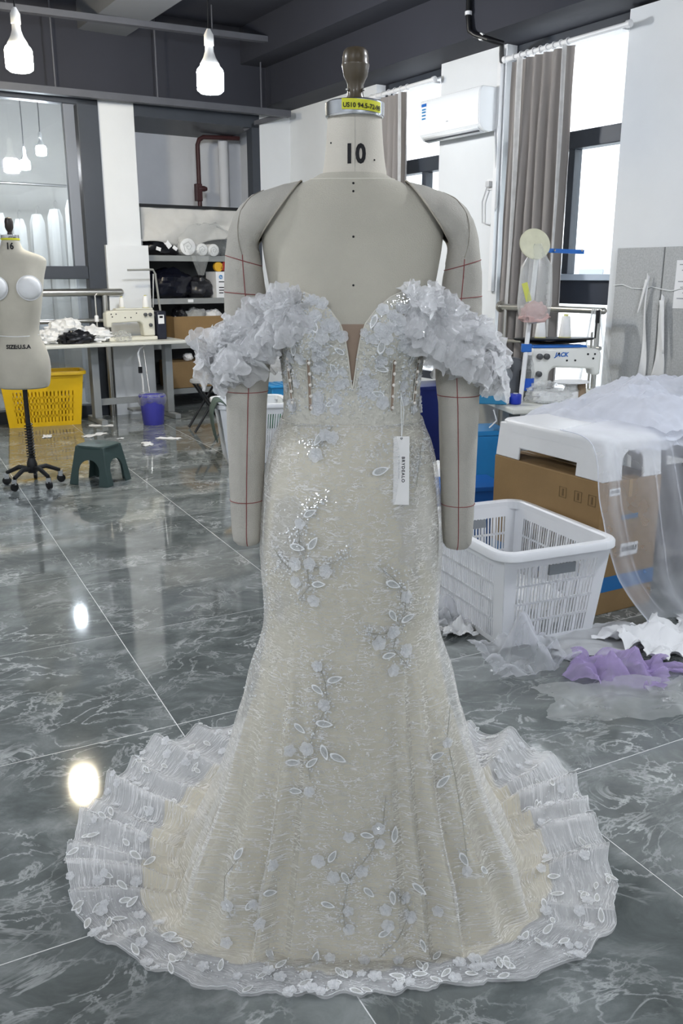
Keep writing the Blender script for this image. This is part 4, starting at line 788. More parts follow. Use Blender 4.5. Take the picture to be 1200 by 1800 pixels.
def sewing_machine(name, label, loc, rz, L=.44, lettering=None, flip=1, col=None, stripe=None):
    t = thing(name, label, 'sewing machine', loc, rz); m = col or mat('machine_white', 'e4e5e0', .3, coat=.2)
    MB().b2((-L/2, -.09, 0), (L/2, .09, .035)).build('bed', m, t, smooth=False, bevel=.008)
    f = flip; MB().prism([(f*x*L, z) for x, z in ([(.5, .035), (.5, .285), (-.30, .285), (-.47, .275), (-.5, .25), (-.5, .13), (-.40, .125), (-.38, .165), (.18, .175), (.24, .15), (.26, .035)][::1 if f > 0 else -1])], .11, (0, .02, 0)).build('arm', m, t, bevel=.012)
    MB().prism([(f*x*L, z) for x, z in [(.48, .287), (.48, .30), (-.28, .30), (-.30, .287)][::f]], .09, (0, .02, 0)).build('top_cover', stripe or m, t, bevel=.003)
    MB().tube([(-f*.45*L, .02, .13), (-f*.45*L, .02, .05)], .006, 8).build('needle_bar', steel, t); MB().box((-f*.45*L, .02, .038), (.03, .05, .004)).build('presser_foot', steel, t)
    for x, z in ((.40, .24), (.40, .14), (.30, .24)): MB().lathe([(.017, 0), (.017, .02), (.010, .024)], (f*x*L, -.036, z), 14, rx=PI/2).build('dial', mat('dark_dial', '4b4d4f', .4), t)
    for x, z in ((.12, .255), (0, .215), (-.12, .215), (-.30, .25), (-.38, .225), (-.40, .25)): MB().lathe([(.006, 0), (.006, .003)], (f*x*L, -.036, z), 8, rx=PI/2).build('screw', black, t)
    MB().lathe([(.01, 0), (.045, .0), (.05, .012), (.05, .03), (.03, .035)], (f*.5*L, .02, .22), 18, ry=f*PI/2).build('handwheel', black, t)
    if lettering: text(lettering, .034, blue, 'lettering', t, loc=(-f*.06*L+(0 if f > 0 else -.06), -.0365, .248), bold=.0012, shear=.25)
    return t
cone_w = mat('white_thread_cone', 'f0f0ee', .7, bump=.3, bs=150, stretch=(.1, .1, 1))
def cone(name, label, loc, m=cone_w, s=1, grp=None):
    t = thing(name, label, 'thread cone', loc, 0, grp); MB().lathe([(.030*s, .004), (.032*s, .01), (.022*s, .105*s), (.019*s, .11*s)], n=18).build('thread', m, t); MB().lathe([(.033*s, 0), (.033*s, .004), (.012*s, .004), (.011*s, .112*s), (.014*s, .118*s), (.008*s, .12*s)], n=16).build('core', mat('pale_yellow_core', 'd9d58f', .5), t); return t
sewing_table('sewing_table', 'pale sewing table with grey steel frame by the glazed partition', W(0, 0), RA, -2.95, -1.575, -.70, -.18, .768, legs=(-2.44, -1.70))
sewing_machine('sewing_machine', 'cream industrial sewing machine on the table by the partition', W(-2.05, -.42, .769), RA, .48, None, 1, mat('machine_cream', 'dad8ca', .35))
t = rt('machine_motor', 'dark blue motor box with a white panel on the back sewing table', 'motor', -1.755, -.40, .769); MB().b2((-.045, -.09, 0), (.05, .09, .27)).build('housing', mat('dark_navy_plastic', '1f2230', .4), t, bevel=.012); MB().b2((-.035, -.094, .15), (.025, -.089, .235)).build('control_panel', paper, t, smooth=False); MB().b2((-.022, -.096, .205), (.012, -.093, .225)).build('display', black, t, smooth=False)
t = rt('thread_stand', 'grey steel thread frame above the back sewing machine', 'thread stand', -1.74, -.30, .769); MB().tube([(-.26, 0, .655), (.0, .0, .66), (.02, 0, .62), (.075, 0, .0)], .010, 8).build('frame', mat('pale_steel', 'b4b4ae', .4, .6), t); MB().tube([(.0, 0, .62), (-.02, .0, .3)], .006, 6).build('stay', steel, t)
cone('thread_cone', 'white thread cone on the back sewing machine', W(-1.86, -.36, 1.07)); cone('thread_cone', 'small white thread cone behind the back sewing machine', W(-2.06, -.25, 1.07), s=.9)
t = rt('thread_post', 'thin steel post with tension discs left of the back machine', 'post', -2.35, -.35, .769); MB().tube([(0, 0, 0), (0, 0, .42), (.02, 0, .44)], .008, 8).build('post', steel, t); MB().lathe([(.02, 0), (.02, .05), (.012, .06)], (0, 0, .18), 12).build('collar', wplastic, t); MB().lathe([(.03, 0), (.03, .02)], (0, 0, 0), 14).build('foot', steel, t)
for i, (p, q, d, m, l, n_) in enumerate(((-2.66, -.38, (.34, .32, .24), cloth_w, 'tall white cloth heap on the back sewing table', 'cloth_heap'), (-2.42, -.40, (.34, .28, .16), cloth_w, 'low white cloth heap beside the back machine', 'cloth_heap'), (-2.85, -.42, (.22, .26, .14), cloth_w, 'white cloth end at the left of the back sewing table', 'cloth_heap'), (-2.62, -.56, (.30, .14, .13), blackbag, 'black bag lying before the white cloth heap', 'refuse_bag'), (-2.16, -.50, (.16, .12, .11), film2, 'crumpled clear bag under the back machine arm', 'plastic_bag'))):
    blob((0, 0, 0), d, 40+i*3, .35, 3, 36, 22).build(n_, m, loc=W(p, q, .768), rz=RA, label=l, cat={'cloth_heap': 'cloth', 'refuse_bag': 'bag', 'plastic_bag': 'bag'}[n_])
t = rt('knee_lifter', 'bent white knee lifter under the back sewing table', 'lever', -2.06, -.60, .40); MB().tube([(.09, 0, .336), (.02, -.02, .30), (0, -.02, .26), (.03, -.02, .0), (.03, -.02, -.25)], .009, 8).build('rod', wplastic, t); MB().box((.012, -.02, .10), (.03, .03, .06)).build('pad', black, t)
# ------------------------------------------------------------------ baskets
def slot_wall(mb, A, B, C_, D, rows, cols, t, solidtop=.16, solidbot=.06, ends=.10, bar=.26, band=.012):
    """A,B bottom corners, C_,D top corners (above B, A): moulded lattice with real openings"""
    A, B, C_, D = map(Vector, (A, B, C_, D)); nrm = (B-A).cross(D-A).normalized()*t/2
    def P(u, v): return (A*(1-u)+B*u)*(1-v)+(D*(1-u)+C_*u)*v
    def q(u0, u1, v0, v1):
        c = [P(u0, v0), P(u1, v0), P(u1, v1), P(u0, v1)]; vs = [p-nrm for p in c]+[p+nrm for p in c]
        mb.add(vs, [(3, 2, 1, 0), (4, 5, 6, 7), (0, 1, 5, 4), (1, 2, 6, 5), (2, 3, 7, 6), (3, 0, 4, 7)])
    q(0, 1, 1-solidtop, 1); q(0, 1, 0, solidbot); q(0, ends, solidbot, 1-solidtop); q(1-ends, 1, solidbot, 1-solidtop)
    vh = (1-solidtop-solidbot)/rows
    for r in range(1, rows): q(ends, 1-ends, solidbot+vh*r-band, solidbot+vh*r+band)
    w = (1-2*ends)/cols
    for r in range(rows):
        for c in range(cols+1):
            u = ends+w*c; k = w*bar
            if (c % 4) == 0: k = w*max(.42, bar)
            v0, v1 = solidbot+vh*r, solidbot+vh*(r+1); q(max(ends, u-k), min(1-ends, u+k), v0, v1)
def basket(name, label, loc, rz, bx, by, tx, ty, h, m, rows, cols, rim=.022, colsy=None, **kw):
    t = thing(name, label, 'basket', loc, rz); cb = [(-bx/2, -by/2), (bx/2, -by/2), (bx/2, by/2), (-bx/2, by/2)]; ct = [(-tx/2, -ty/2), (tx/2, -ty/2), (tx/2, ty/2), (-tx/2, ty/2)]
    for k in range(4):
        mb = MB(); a, b = cb[k], cb[(k+1) % 4]; c, d = ct[(k+1) % 4], ct[k]
        slot_wall(mb, (*a, .0), (*b, .0), (*c, h), (*d, h), rows, cols if k % 2 == 0 else (colsy or cols), .005, **kw); mb.build('basket_wall', m, t, smooth=False)
    MB().b2((-bx/2, -by/2, 0.001), (bx/2, by/2, .012)).build('basket_floor', m, t, smooth=False)
    cr = .05; pts = []
    for (x, y), a0 in zip(((tx/2-cr, -ty/2+cr), (tx/2-cr, ty/2-cr), (-tx/2+cr, ty/2-cr), (-tx/2+cr, -ty/2+cr)), (-PI/2, 0, PI/2, PI)):
        for i in range(7): pts.append(Vector((x+(cr+.004)*math.cos(a0+PI/2*i/6), y+(cr+.004)*math.sin(a0+PI/2*i/6), h)))
    n = len(pts); rs = []
    for i, P in enumerate(pts):
        d = (pts[(i+1) % n]-pts[i-1]).normalized(); o = Vector((d.y, -d.x, 0)); rs.append([P+o*a+Vector((0, 0, b)) for a, b in ((-.008, -.03), (-.008, .004), (.0, .010), (rim*.8, .008), (rim, 0), (rim, -.022), (rim-.005, -.024), (rim-.006, -.006), (.0, -.004), (0, -.03))])
    rs.append(rs[0]); MB().rings(rs, cap=False).build('rim', m, t); return t
wb = mat('translucent_white_plastic', 'e9ebee', .32, var=.03, trans=.0, coat=.1)
t = basket('laundry_basket', 'large white slotted basket beside the cardboard box', (.695, 3.40, 0), R(23), .42, .57, .485, .65, .39, wb, 4, 24, .03, 32, bar=.20)
for s in (-1, 1):
    MB().b2((-.27*0+.02-.06, s*.318-.006, .285), (.02+.06, s*.318+.006, .325)).build('handle_slot', mat('grey_handle_inset', '8d9296', .5), t, smooth=False)
blob((0, 0, 0), (.27, .36, .17), 61, .3, 3, 40, 24).build('cloth_heap', cloth_w, loc=(.75, 3.36, .014), rz=R(26), label='white fabric offcuts inside the large white basket', cat='cloth'); blob((0, 0, 0), (.13, .13, .11), 63, .3, 3).build('plastic_bag', blackbag, loc=(.60, 3.50, .014), rz=0, label='small dark bag at the bottom of the large white basket', cat='bag')
yel = mat('yellow_plastic', 'e0b512', .4, var=.05)
t = basket('storage_basket', 'bright yellow slotted basket on the floor at the left', (-2.84, 8.215, 0), R(22), .64, .26, .74, .33, .50, yel, 5, 17, .03, 10, solidtop=.34, solidbot=.08, bar=.31, band=.022)
t = basket('storage_basket', 'small white slotted basket with dark cloth behind the left arm', (-.70, 6.62, 0), R(14), .40, .40, .52, .50, .45, wb, 3, 22, .025)
dkg = mat('dark_green_cloth', '4b5a52', .85, var=.15, vs=6, bump=.2)
t = thing('dark_cloth', 'dark green cloth draped over the rim of the small white basket', 'cloth', (-.70, 6.62, 0), R(14))
MB().grid(lambda u, v: Vector((-.20-.085*min(1, v*2.4)-.03*math.sin(v*3), -.30+.26*u+.02*math.sin(v*6), .44+.045*math.sin(min(1, v*2.4)*PI)-.34*max(0, v-.3)+.018*math.sin(u*13+v*3)*v)), 24, 20).build('drape', dkg, t, solid=.006)
blob((.10, 0, 0), (.3, .36, .2), 66).build('cloth_mass', mat('bright_green_cloth', '1f6a4a', .8), t, loc=(0, 0, .24))
# ------------------------------------------------------------------ small things on the left
t = thing('waste_bin', 'small purple-blue bin with clear liner under the back sewing table', 'bin', (-1.80, 8.22, 0), 0)
MB().lathe([(.093, .0), (.097, .006), (.120, .262), (.128, .265), (.128, .278), (.118, .278), (.094, .012)], n=28, cap=False).build('bucket', mat('violet_blue_plastic', '4a4ab0', .35), t); MB().lathe([(.095, .004), (.001, .004)], n=28, cap=False).build('base', mat('violet_blue_plastic', '4a4ab0'), t)
MB().grid(lambda u, v: Vector(((.112+.022*math.sin(v*PI)+.004*math.sin(u*60))*math.cos(2*PI*u), (.112+.022*math.sin(v*PI)+.004*math.sin(u*60))*math.sin(2*PI*u), .296-(.10+.02*math.sin(u*14))*v)), 70, 8, closeu=True).build('liner', film2, t)
def stool_walls(t, m, tx, ty, bx, by, h, thick, arch):
    for k in range(4):
        w0, w1, dt, db = ((tx, bx, ty, by) if k % 2 == 0 else (ty, by, tx, bx)); aw, ah, kind = arch[k % 2]
        tilt = math.atan2((db-dt)/2, h); hh = h/math.cos(tilt); out = [(-w1/2, 0), (-aw/2, 0)]
        if kind == 'arch': out += [(-aw/2*math.cos(a), (ah-aw/2)+aw/2*math.sin(a)) for a in [PI*i/14 for i in range(15)]]
        elif kind == 'oval': out += [(-aw/2*math.cos(a)**.7 if i < 8 else aw/2*abs(math.cos(a))**.7, ah*math.sin(a)**.8) for i, a in enumerate([PI*i/14 for i in range(15)])][1:-1]
        else: out += [(-aw/2, ah), (aw/2, ah)]
        out += [(aw/2, 0), (w1/2, 0), (w0/2, hh), (-w0/2, hh)]
        mb = MB(); n = len(out); M = Matrix.Rotation(PI/2*k, 4, 'Z') @ Matrix.Translation((0, -db/2, 0)) @ Matrix.Rotation(-tilt, 4, 'X')
        vs = [M @ Vector((x, 0, z)) for x, z in out]+[M @ Vector((x, thick, z)) for x, z in out]
        mb.add(vs, [tuple(range(n)), tuple(range(2*n-1, n-1, -1))]+[(i, i+n, (i+1) % n+n, (i+1) % n) for i in range(n)]); mb.build('leg_panel', m, t, bevel=.004)
t = thing('step_stool', 'dark green plastic step stool on the open floor', 'stool', (-1.665, 5.83, 0), R(-20)); stool_walls(t, greenst, .225, .205, .31, .285, .262, .008, [(.165, .175, 'arch'), (.145, .175, 'arch')])
MB().rings([[Vector(((.118+o)*math.copysign(abs(math.cos(a))**.5, math.cos(a)), (.108+o)*math.copysign(abs(math.sin(a))**.5, math.sin(a)), z)) for a in [2*PI*i/36 for i in range(36)]] for o, z in ((.002, .248), (.006, .256), (.004, .266), (-.006, .270))]).build('seat', greenst, t); MB().lathe([(.022, .2702), (.020, .2708)], n=16).build('finger_hole', black, t)
# dress form 16
t = thing('dress_form', 'small bare dress form marked 16 at the left edge', 'dress form', (-2.09, 5.72, 0), R(13)); SB = [(.655, .125, .09), (.665, .158, .115), (.70, .166, .125), (.80, .182, .14), (.88, .170, .135), (.95, .145, .115), (1.0, .122, .10), (1.05, .124, .10), (1.12, .142, .112), (1.22, .160, .122), (1.30, .172, .125), (1.38, .186, .115), (1.43, .202, .10), (1.47, .212, .088), (1.495, .19, .078), (1.515, .13, .07), (1.53, .085, .062), (1.545, .066, .056), (1.57, .058, .055), (1.605, .052, .052)]
MB().rings([[Vector((math.copysign(abs(math.cos(a))**.9, math.cos(a))*w, math.copysign(abs(math.sin(a))**.9, math.sin(a))*d - (.03*math.exp(-((abs(w*math.cos(a))-.095)/.06)**2-((z-1.29)/.08)**2) if math.sin(a) < 0 else 0), z)) for a in [2*PI*j/48 for j in range(48)]] for z, w, d in SB]).build('torso', linen, t, sub=1)
MB().lathe([(.055, 1.60), (.056, 1.602), (.056, 1.622), (.02, 1.625)], n=28).build('neck_cap', chrome, t); MB().lathe([(.054, 1.590), (.0575, 1.592), (.0575, 1.602)], n=28, cap=False).build('tape', mat('yellow_tape', 'd8d836'), t)
MB().lathe([(.016, 1.624), (.013, 1.64), (.02, 1.652), (.026, 1.668), (.025, 1.69), (.026, 1.70), (.02, 1.722), (.006, 1.728)], n=20).build('neck_knob', mat('near_black_wood', '2f2823', .4), t)
for sx in (-1, 1): MB().lathe([(.072, 0), (.07, .014), (.058, .034), (.03, .046), (.001, .048)], (sx*.102, -.135, 1.30), 26, rx=PI/2).lathe([(.078, -.004), (.078, .003), (.072, .006)], (sx*.102, -.135, 1.30), 26, rx=PI/2).build('bust_pad', cloth_w, t)
def wrap16(z0):
    def f(v):
        z = z0+v.co.y; w, dd = [interp([(q[0], q[k]) for q in SB], z) for k in (1, 2)]; v.co = Vector((v.co.x, -(dd+.005)*math.sqrt(max(0, 1-(v.co.x/w)**2))-v.co.z, z))
    return f
text('16', .055, ink, 'number_print', t, rot=(0, 0, 0), xs=.85, bold=.0018, wrap=wrap16(1.552)); text('SIZE:U.S.A', .034, ink, 'lettering', t, rot=(0, 0, 0), bold=.0012, wrap=wrap16(.935))
MB().tube([(-.13, -.07, 1.005), (-.06, -.098, 1.0), (0, -.103, .998), (.06, -.098, 1.0), (.125, -.03, 1.005)], .0025, 6).build('waist_tape', cloth_w, t)
MB().tube([(0, 0, .12), (0, 0, .67)], .016, 14).build('pole', black, t); MB().tube([(.026*math.cos(i*.7), .026*math.sin(i*.7), .19+.0021*i) for i in range(110)], .004, 6).build('spring', black, t); MB().lathe([(.03, .09), (.034, .10), (.034, .15), (.022, .19)], n=18).build('hub', black, t)
for k in range(5):
    a = 2*PI*k/5+.35; lg = MB().tube([(.02*math.cos(a), .02*math.sin(a), .115), (.09*math.cos(a), .09*math.sin(a), .125), (.18*math.cos(a), .18*math.sin(a), .085)], [.018, .016, .013], 8).build('leg', black, t)
    MB().lathe([(.02, -.012), (.028, -.01), (.028, .01), (.02, .012)], (.185*math.cos(a), .185*math.sin(a), .029), 14, ry=PI/2, rz=a+PI/2).build('caster', black, lg); MB().box((.183*math.cos(a), .183*math.sin(a), .062), (.03, .03, .035)).build('caster_fork', chrome, lg)
# folding stool, blue tub behind
t = thing('folding_stool', 'black folding stool behind the left ruffle', 'stool', (-1.22, 7.9, 0), R(20))
for s in (-1, 1): MB().tube([(-.16, s*.15, .01), (.12, s*.15, .44)], .011, 8).build('leg', black, t); MB().tube([(.16, s*.13, .01), (-.12, s*.13, .44)], .011, 8).build('leg', black, t)
MB().lathe([(.15, .435), (.16, .445), (.155, .465), (.12, .475)], n=26).build('seat', mat('grey_pad', '9d9fa1', .6), t)
t = thing('storage_tub', 'black crate under the light blue tub behind the small white basket', 'crate', (-.52, 8.25, 0), R(25)); MB().box((0, 0, .11), (.5, .36, .22), taper=.92).build('crate', black, t, bevel=.01); MB().b2((-.26, -.19, .205), (.26, .19, .225)).build('lip', black, t, smooth=False, bevel=.005)
t = thing('storage_tub', 'light blue lidded tub behind the small white basket', 'tub', (-.52, 8.25, .226), R(25)); tubm = mat('sky_blue_plastic', '2f8fcb', .4); MB().box((0, 0, .07), (.42, .30, .14), taper=.9).build('tub', tubm, t, bevel=.012); MB().b2((-.22, -.16, .135), (.22, .16, .16)).build('lid', tubm, t, bevel=.008)
for k in range(5): MB().b2((-.16+.075*k, -.13, .159), (-.12+.075*k, .13, .166)).build('lid_rib', tubm, t, smooth=False)
for k, (x, y, sx_, sy_, l) in enumerate(((-2.277, 8.12, .2, .1, 'paper scrap beside the yellow basket'), (-2.2, 7.62, .22, .10, 'larger paper scrap in front of the yellow basket'), (-1.64, 7.2, .16, .08, 'paper scrap between stool and bin'), (-1.50, 7.45, .22, .09, 'paper scrap in front of the purple-blue bin'), (-1.93, 7.45, .06, .04, 'tiny paper bit on the open floor'), (-2.6, 7.55, .14, .07, 'paper bit near the left edge of the floor'))): sheet((0, 0, 0), sx_, sy_, k+3, .012, 3, 10, .5, .001).build('paper_scrap', paper, loc=(x, y, 0), rz=k, label=l, cat='paper', group='paper scraps on the left floor')
# ------------------------------------------------------------------ right side: boxes, stool, tables
BR = R(29); BX = Vector((1.046, 3.37, 0)); bxd = Vector((math.cos(BR), math.sin(BR), 0)); byd = Vector((-math.sin(BR), math.cos(BR), 0)); bc = BX+bxd*.17+byd*.34
t = thing('carton', 'tall brown cardboard carton with blue tape under the white stool', 'box', bc, BR); MB().b2((-.17, -.34, 0), (.17, .34, .572)).build('walls', cardboard, t, smooth=False, bevel=.004)
MB().b2((-.171, -.3415, .10), (.171, -.339, .165)).b2((-.1715, -.3415, .10), (-.169, .34, .165)).build('blue_tape', mat('blue_tape', '1d6aa8', .4), t, smooth=False); MB().b2((-.02, -.3412, .50), (.0, .3412, .573)).build('packing_tape', mat('packing_tape', 'a88a58', .3), t, smooth=False)
for x0, x1, z0, z1, nm in ((-.13, -.07, .515, .545, 'barcode_label'), (-.04, .06, .245, .30, 'barcode_label')):
    lb = MB().b2((x0, -.3425, z0), (x1, -.3405, z1)).build(nm, paper, t, smooth=False)
    for k in range(10): MB().b2((x0+.006+k*(x1-x0-.012)/10, -.3432, z0+(z1-z0)*.35), (x0+.006+(k+.35+.3*(k % 2))*(x1-x0-.012)/10, -.3424, z0+(z1-z0)*.75)).build('bar', ink, lb, smooth=False)
pr = mat('brown_print', '6b5638', .8)
MB().b2((-.05, -.3418, .405), (.045, -.3405, .425)).build('print_block', mat('blue_print', '3f6f96', .7), t, smooth=False)
for k in range(6): MB().b2((-.07, -.3416, .21-.0-.0+(.165-.028*k)), (.05-.02*(k % 3), -.3405, .214+(.165-.028*k))).build('printed_line', pr, t, smooth=False)
for y0 in (-.29, -.21, -.12): MB().tube([(-.171, y0+a_, .49+b_) for a_, b_ in ((-.02, -.022), (.02, -.022), (.02, .022), (-.02, .022), (-.02, -.022))], .0013, 4).bars([(-.171, y0, .475), (-.171, y0, .505)], .002, .008).build('handling_mark', pr, t, smooth=False)
t = thing('step_stool', 'white plastic step stool standing on the brown carton', 'stool', bc+Vector((0, 0, .573)), BR); stool_walls(t, wplastic, .315, .655, .335, .675, .155, .012, [(.12, .125, 'arch'), (.36, .055, 'rect')])
MB().rings([[Vector(((.157+o)*math.copysign(abs(math.cos(a))**.22, math.cos(a)), (.327+o)*math.copysign(abs(math.sin(a))**.22, math.sin(a)), z)) for a in [2*PI*i/64 for i in range(64)]] for o, z in ((.004, .12), (.005, .150), (.003, .164), (-.004, .171), (-.02, .173))]).build('seat', wplastic, t)
# worktable at the right edge
dk = mat('dark_slate_board', '4a4c58', .5, var=.08)
t = thing('work_table', 'grey-legged dark worktable under heaped tulle at the right edge', 'table', (1.98, 4.25, 0), R(29)); MB().b2((-.58, -.32, .655), (.6, .40, .70)).build('tabletop', dk, t, smooth=False, bevel=.006); MB().b2((-.55, -.30, .57), (.57, .36, .655)).build('drawer_apron', dk, t, smooth=False)
for x in (-.52, .52):
    for y in (-.27, .33): MB().b2((x-.028, y-.028, 0), (x+.028, y+.028, .57)).build('leg', greysteel, t, smooth=False, bevel=.004)
MB().b2((-.50, -.285, .22), (.5, -.255, .31)).build('rail', greysteel, t, smooth=False); MB().b2((-.5, -.25, .12), (.5, .33, .14)).build('lower_shelf', dk, t, smooth=False)
t = thing('dark_carton', 'dark crate on the lower shelf of the right worktable', 'crate', (2.0, 4.28, .141), R(29)); MB().box((0, 0, .15), (.7, .4, .30), taper=.95).build('crate', mat('black_crate', '2a2b31', .6), t, bevel=.01); MB().b2((-.36, -.21, .285), (.36, .21, .30)).build('lip', mat('black_crate', '2a2b31'), t, smooth=False)
# heaped and draped tulle
t = thing('tulle_heap', 'billowing heap of white tulle on the right worktable', 'tulle', (1.60, 4.12, .66), R(29))
for k in range(3):
    MB().grid(lambda u, v: Vector(((u-.5)*(1.35-.15*k), (v-.5)*.80, .02+.035*k+(.11+.03*k)*max(0, 1-(2*u-1)**2)**.5*max(0, 1-(2*v-1)**2)**.5*(.7+.6*fbm(u*3.2+k*5, v*2.4, 3+k))+.03*abs(fbm(u*9, v*6, k)))), 60, 36).build('layer', tulle_d, t)
CT = [[(.92, 3.60, .752), (1.12, 3.72, .765), (1.5, 3.92, .775), (2.0, 4.2, .80)], [(.985, 3.345, .735), (1.22, 3.42, .735), (1.50, 3.62, .70), (1.98, 3.92, .74)], [(1.02, 3.30, .50), (1.26, 3.36, .45), (1.55, 3.52, .42), (2.0, 3.74, .42)], [(1.10, 3.27, .22), (1.32, 3.35, .16), (1.60, 3.48, .12), (2.02, 3.66, .12)], [(1.24, 3.25, .02), (1.42, 3.34, .012), (1.64, 3.42, .012), (2.05, 3.58, .015)]]
def bez(c, t):
    c = [Vector(p) for p in c]
    while len(c) > 1: c = [a.lerp(b, t) for a, b in zip(c, c[1:])]
    return c[0]
def poly(c, t):
    n = len(c)-1; i = min(int(t*n), n-1); f = t*n-i; p0, p1, p2, p3 = [Vector(c[max(0, min(n, i+k))]) for k in (-1, 0, 1, 2)]
    return ((p1*2)+(p2-p0)*f+(p0*2-p1*5+p2*4-p3)*f*f+(p1*3-p0-p2*3+p3)*f**3)*.5
def drape(u, v):
    P = poly([poly(r, u) for r in CT], v); a = sstep(.1, .4, v); f = math.sin(u*19+v*2.2)+.6*math.sin(u*33-v*3); return P+Vector((.3, -.9, .0)).normalized()*(.022*a*f*(1-.3*v)+.006*fbm(u*7, v*7, 1))+Vector((0, 0, .012*abs(fbm(u*6, v*6, 2)) if v > .9 else 0))
t = thing('tulle_drape', 'sheer white tulle falling over carton and stool to the floor', 'tulle', (0, 0, 0)); MB().grid(drape, 80, 60).build('sheet', tulle, t)
MB().tube([drape(0, i/40) for i in range(41)], .0025, 5).build('edge', tulle_d, t)
for u_ in (.16, .34, .52): MB().grid(lambda u, v: drape(u_+.014*(u-.5)*(1-.3*v)+.06*v, .25+.68*v)+Vector((-.004, -.012, 0)), 4, 30).build('fold', tulle, t)
for k, (x, y, z, d, l) in enumerate(((1.62, 4.55, .72, (.34, .16, .11), 'cream fabric strip heap at the back of the tulle'), (2.06, 4.62, .74, (.44, .2, .14), 'white quilted fabric with dark edge at the right edge'), (1.86, 4.52, .73, (.2, .16, .14), 'dark green fabric tucked in the tulle'))): blob((0, 0, 0), d, 70+k, .35, 3, 34, 18).build('fabric_bundle', (mat('cream_fabric', 'e2ddcf', .8, var=.05), cloth_w, dkg)[k], loc=(x, y, z), rz=R(20), label=l, cat='fabric')
# sewing station on the right
sewing_table('sewing_table', 'grey sewing table carrying the blue and white machine', (1.44, 5.06, 0), R(12), -.60, .62, -.32, .28, .685)
sm_ = sewing_machine('sewing_machine', 'blue and white sewing machine lettered JACK', (1.300, 5.10, .686), R(8), .42, 'JACK', -1, None, blue)
t = thing('thread_tray', 'black thread tray above the blue and white machine', 'thread stand', (1.255, 5.20, .686), R(8)); MB().tube([(.27, .08, 0), (.27, .08, .36)], .007, 8).build('post', steel, t)
MB().rings([[Vector(((.24+o)*math.cos(a)+.0, (.07+o)*math.sin(a), z)) for a in [2*PI*i/32 for i in range(32)]] for o, z in ((0, .322), (.008, .328), (.008, .334), (0, .336))]).build('tray', black, t); MB().tube([(.255, 0, .33), (.26, 0, .46)], .005, 6).build('pin', black, t); MB().box((.262, 0, .455), (.02, .015, .075)).build('clip', black, t); MB().tube([(-.2, .0, .32), (-.02, .02, .30), (.2, .0, .32)], .012, 8).build('bracket', black, t)
for dx, l, s in ((-.095, 'white thread cone on the black tray, the left one', 1.0), (.055, 'white thread cone on the black tray, the right one', 1.12)): cone('thread_cone', l, (1.265+dx, 5.20+dx*.14, 1.023), s=s)
cone('thread_cone', 'brown thread cone beside the tulle heap', (1.345, 4.86, .686), mat('brown_thread', '94806a', .8, bump=.3, bs=150), 1.0)
t = thing('lamp_arm', 'leaning white post with a blue arm holding a plastic bag', 'post', (1.04, 4.88, .686), 0); MB().tube([(-.03, 0, 0), (.03, .05, .84)], .013, 12).build('post', wplastic, t); MB().box((-.008, .02, .30), (.055, .035, .045)).build('lower_clamp', blue, t, bevel=.004); MB().bars([(.0, .05, .825), (.29, .09, .815)], .03, .022).build('arm', blue, t); MB().box((.02, .03, .835), (.04, .03, .04)).build('clip', black, t, bevel=.003)
for x in (.12, .27): MB().ball((x, .03+.04*x, .822), .006).build('screw', chrome, t)
for x, z in ((.012, .56), (.009, .53)): MB().prism([(-.007, -.006), (.007, -.006), (0, .008)], .003, (x, .023, z)).build('mark', ink, t)
t = thing('plastic_bag', 'clear plastic bag with pink scraps hung on the leaning post', 'bag', (1.05, 4.84, 1.12), 0)
MB().lathe([(.0, .0), (.055, .01), (.085, .05), (.095, .11), (.09, .22), (.085, .30), (.05, .36), (.02, .42)], n=26, sy=.6).build('bag', film2, t); blob((0, 0, .01), (.15, .09, .12), 81, .3).build('pink_scraps', mat('pink_scraps', 'c9a9a4', .7, var=.2, vs=20), t); MB().box((-.055, -.045, .17), (.03, .004, .10), ry=-.3).build('yellow_label', mat('yellow_green_label', 'c5c85a', .5), t)
dsk = MB().lathe([(.02, 0), (.075, .004), (.085, .0), (.085, -.006), (.02, -.006)], (0, 0, 0), 30).build('hoop_disc', sheer('cream_translucent_disc', 'e6e5cf', .75, .4), t, loc=(-.015, .0, .42)); dsk.rotation_euler = (R(68), R(24), 0)
t = thing('water_bottle', 'clear water bottle with blue label behind the white post', 'bottle', (1.075, 5.02, .686), 0); MB().lathe([(.03, 0), (.036, .01), (.036, .16), (.03, .20), (.014, .235), (.014, .25)], n=20).build('bottle', film2, t); MB().lathe([(.0368, .05), (.0368, .12)], n=20, cap=False).build('label', mat('bottle_blue', '2458c0', .4), t); MB().lathe([(.016, .25), (.016, .268)], n=14).build('cap', wplastic, t)
t = thing('machine_housing', 'grey plastic machine housing behind the right ruffle', 'machine', (.97, 5.16, .686), R(10)); MB().prism([(-.15, 0), (.13, 0), (.13, .17), (.10, .215), (-.02, .235), (-.12, .21), (-.15, .12)], .18).build('housing', mat('grey_machine_plastic', '63666a', .4), t, bevel=.015); MB().lathe([(.05, 0), (.055, .02), (.03, .03)], (-.05, -.09, .13), 18, rx=PI/2).build('knob', mat('pale_grey_plastic', '9a9da0', .4), t); MB().b2((.05, -.14, 0), (.14, -.09, .165)).build('motor_cover', black, t, bevel=.012)
t = thing('blue_tray', 'blue plastic-wrapped tray at the edge of the right sewing table', 'tray', (.875, 4.82, .6865), R(-14)); MB().b2((-.16, -.05, .0), (.05, .06, .05)).build('tray', mat('teal_blue_pack', '2f7fa6', .3), t, bevel=.006); MB().b2((-.17, -.055, .051), (.05, .06, .062)).build('clear_lid', film2, t); 
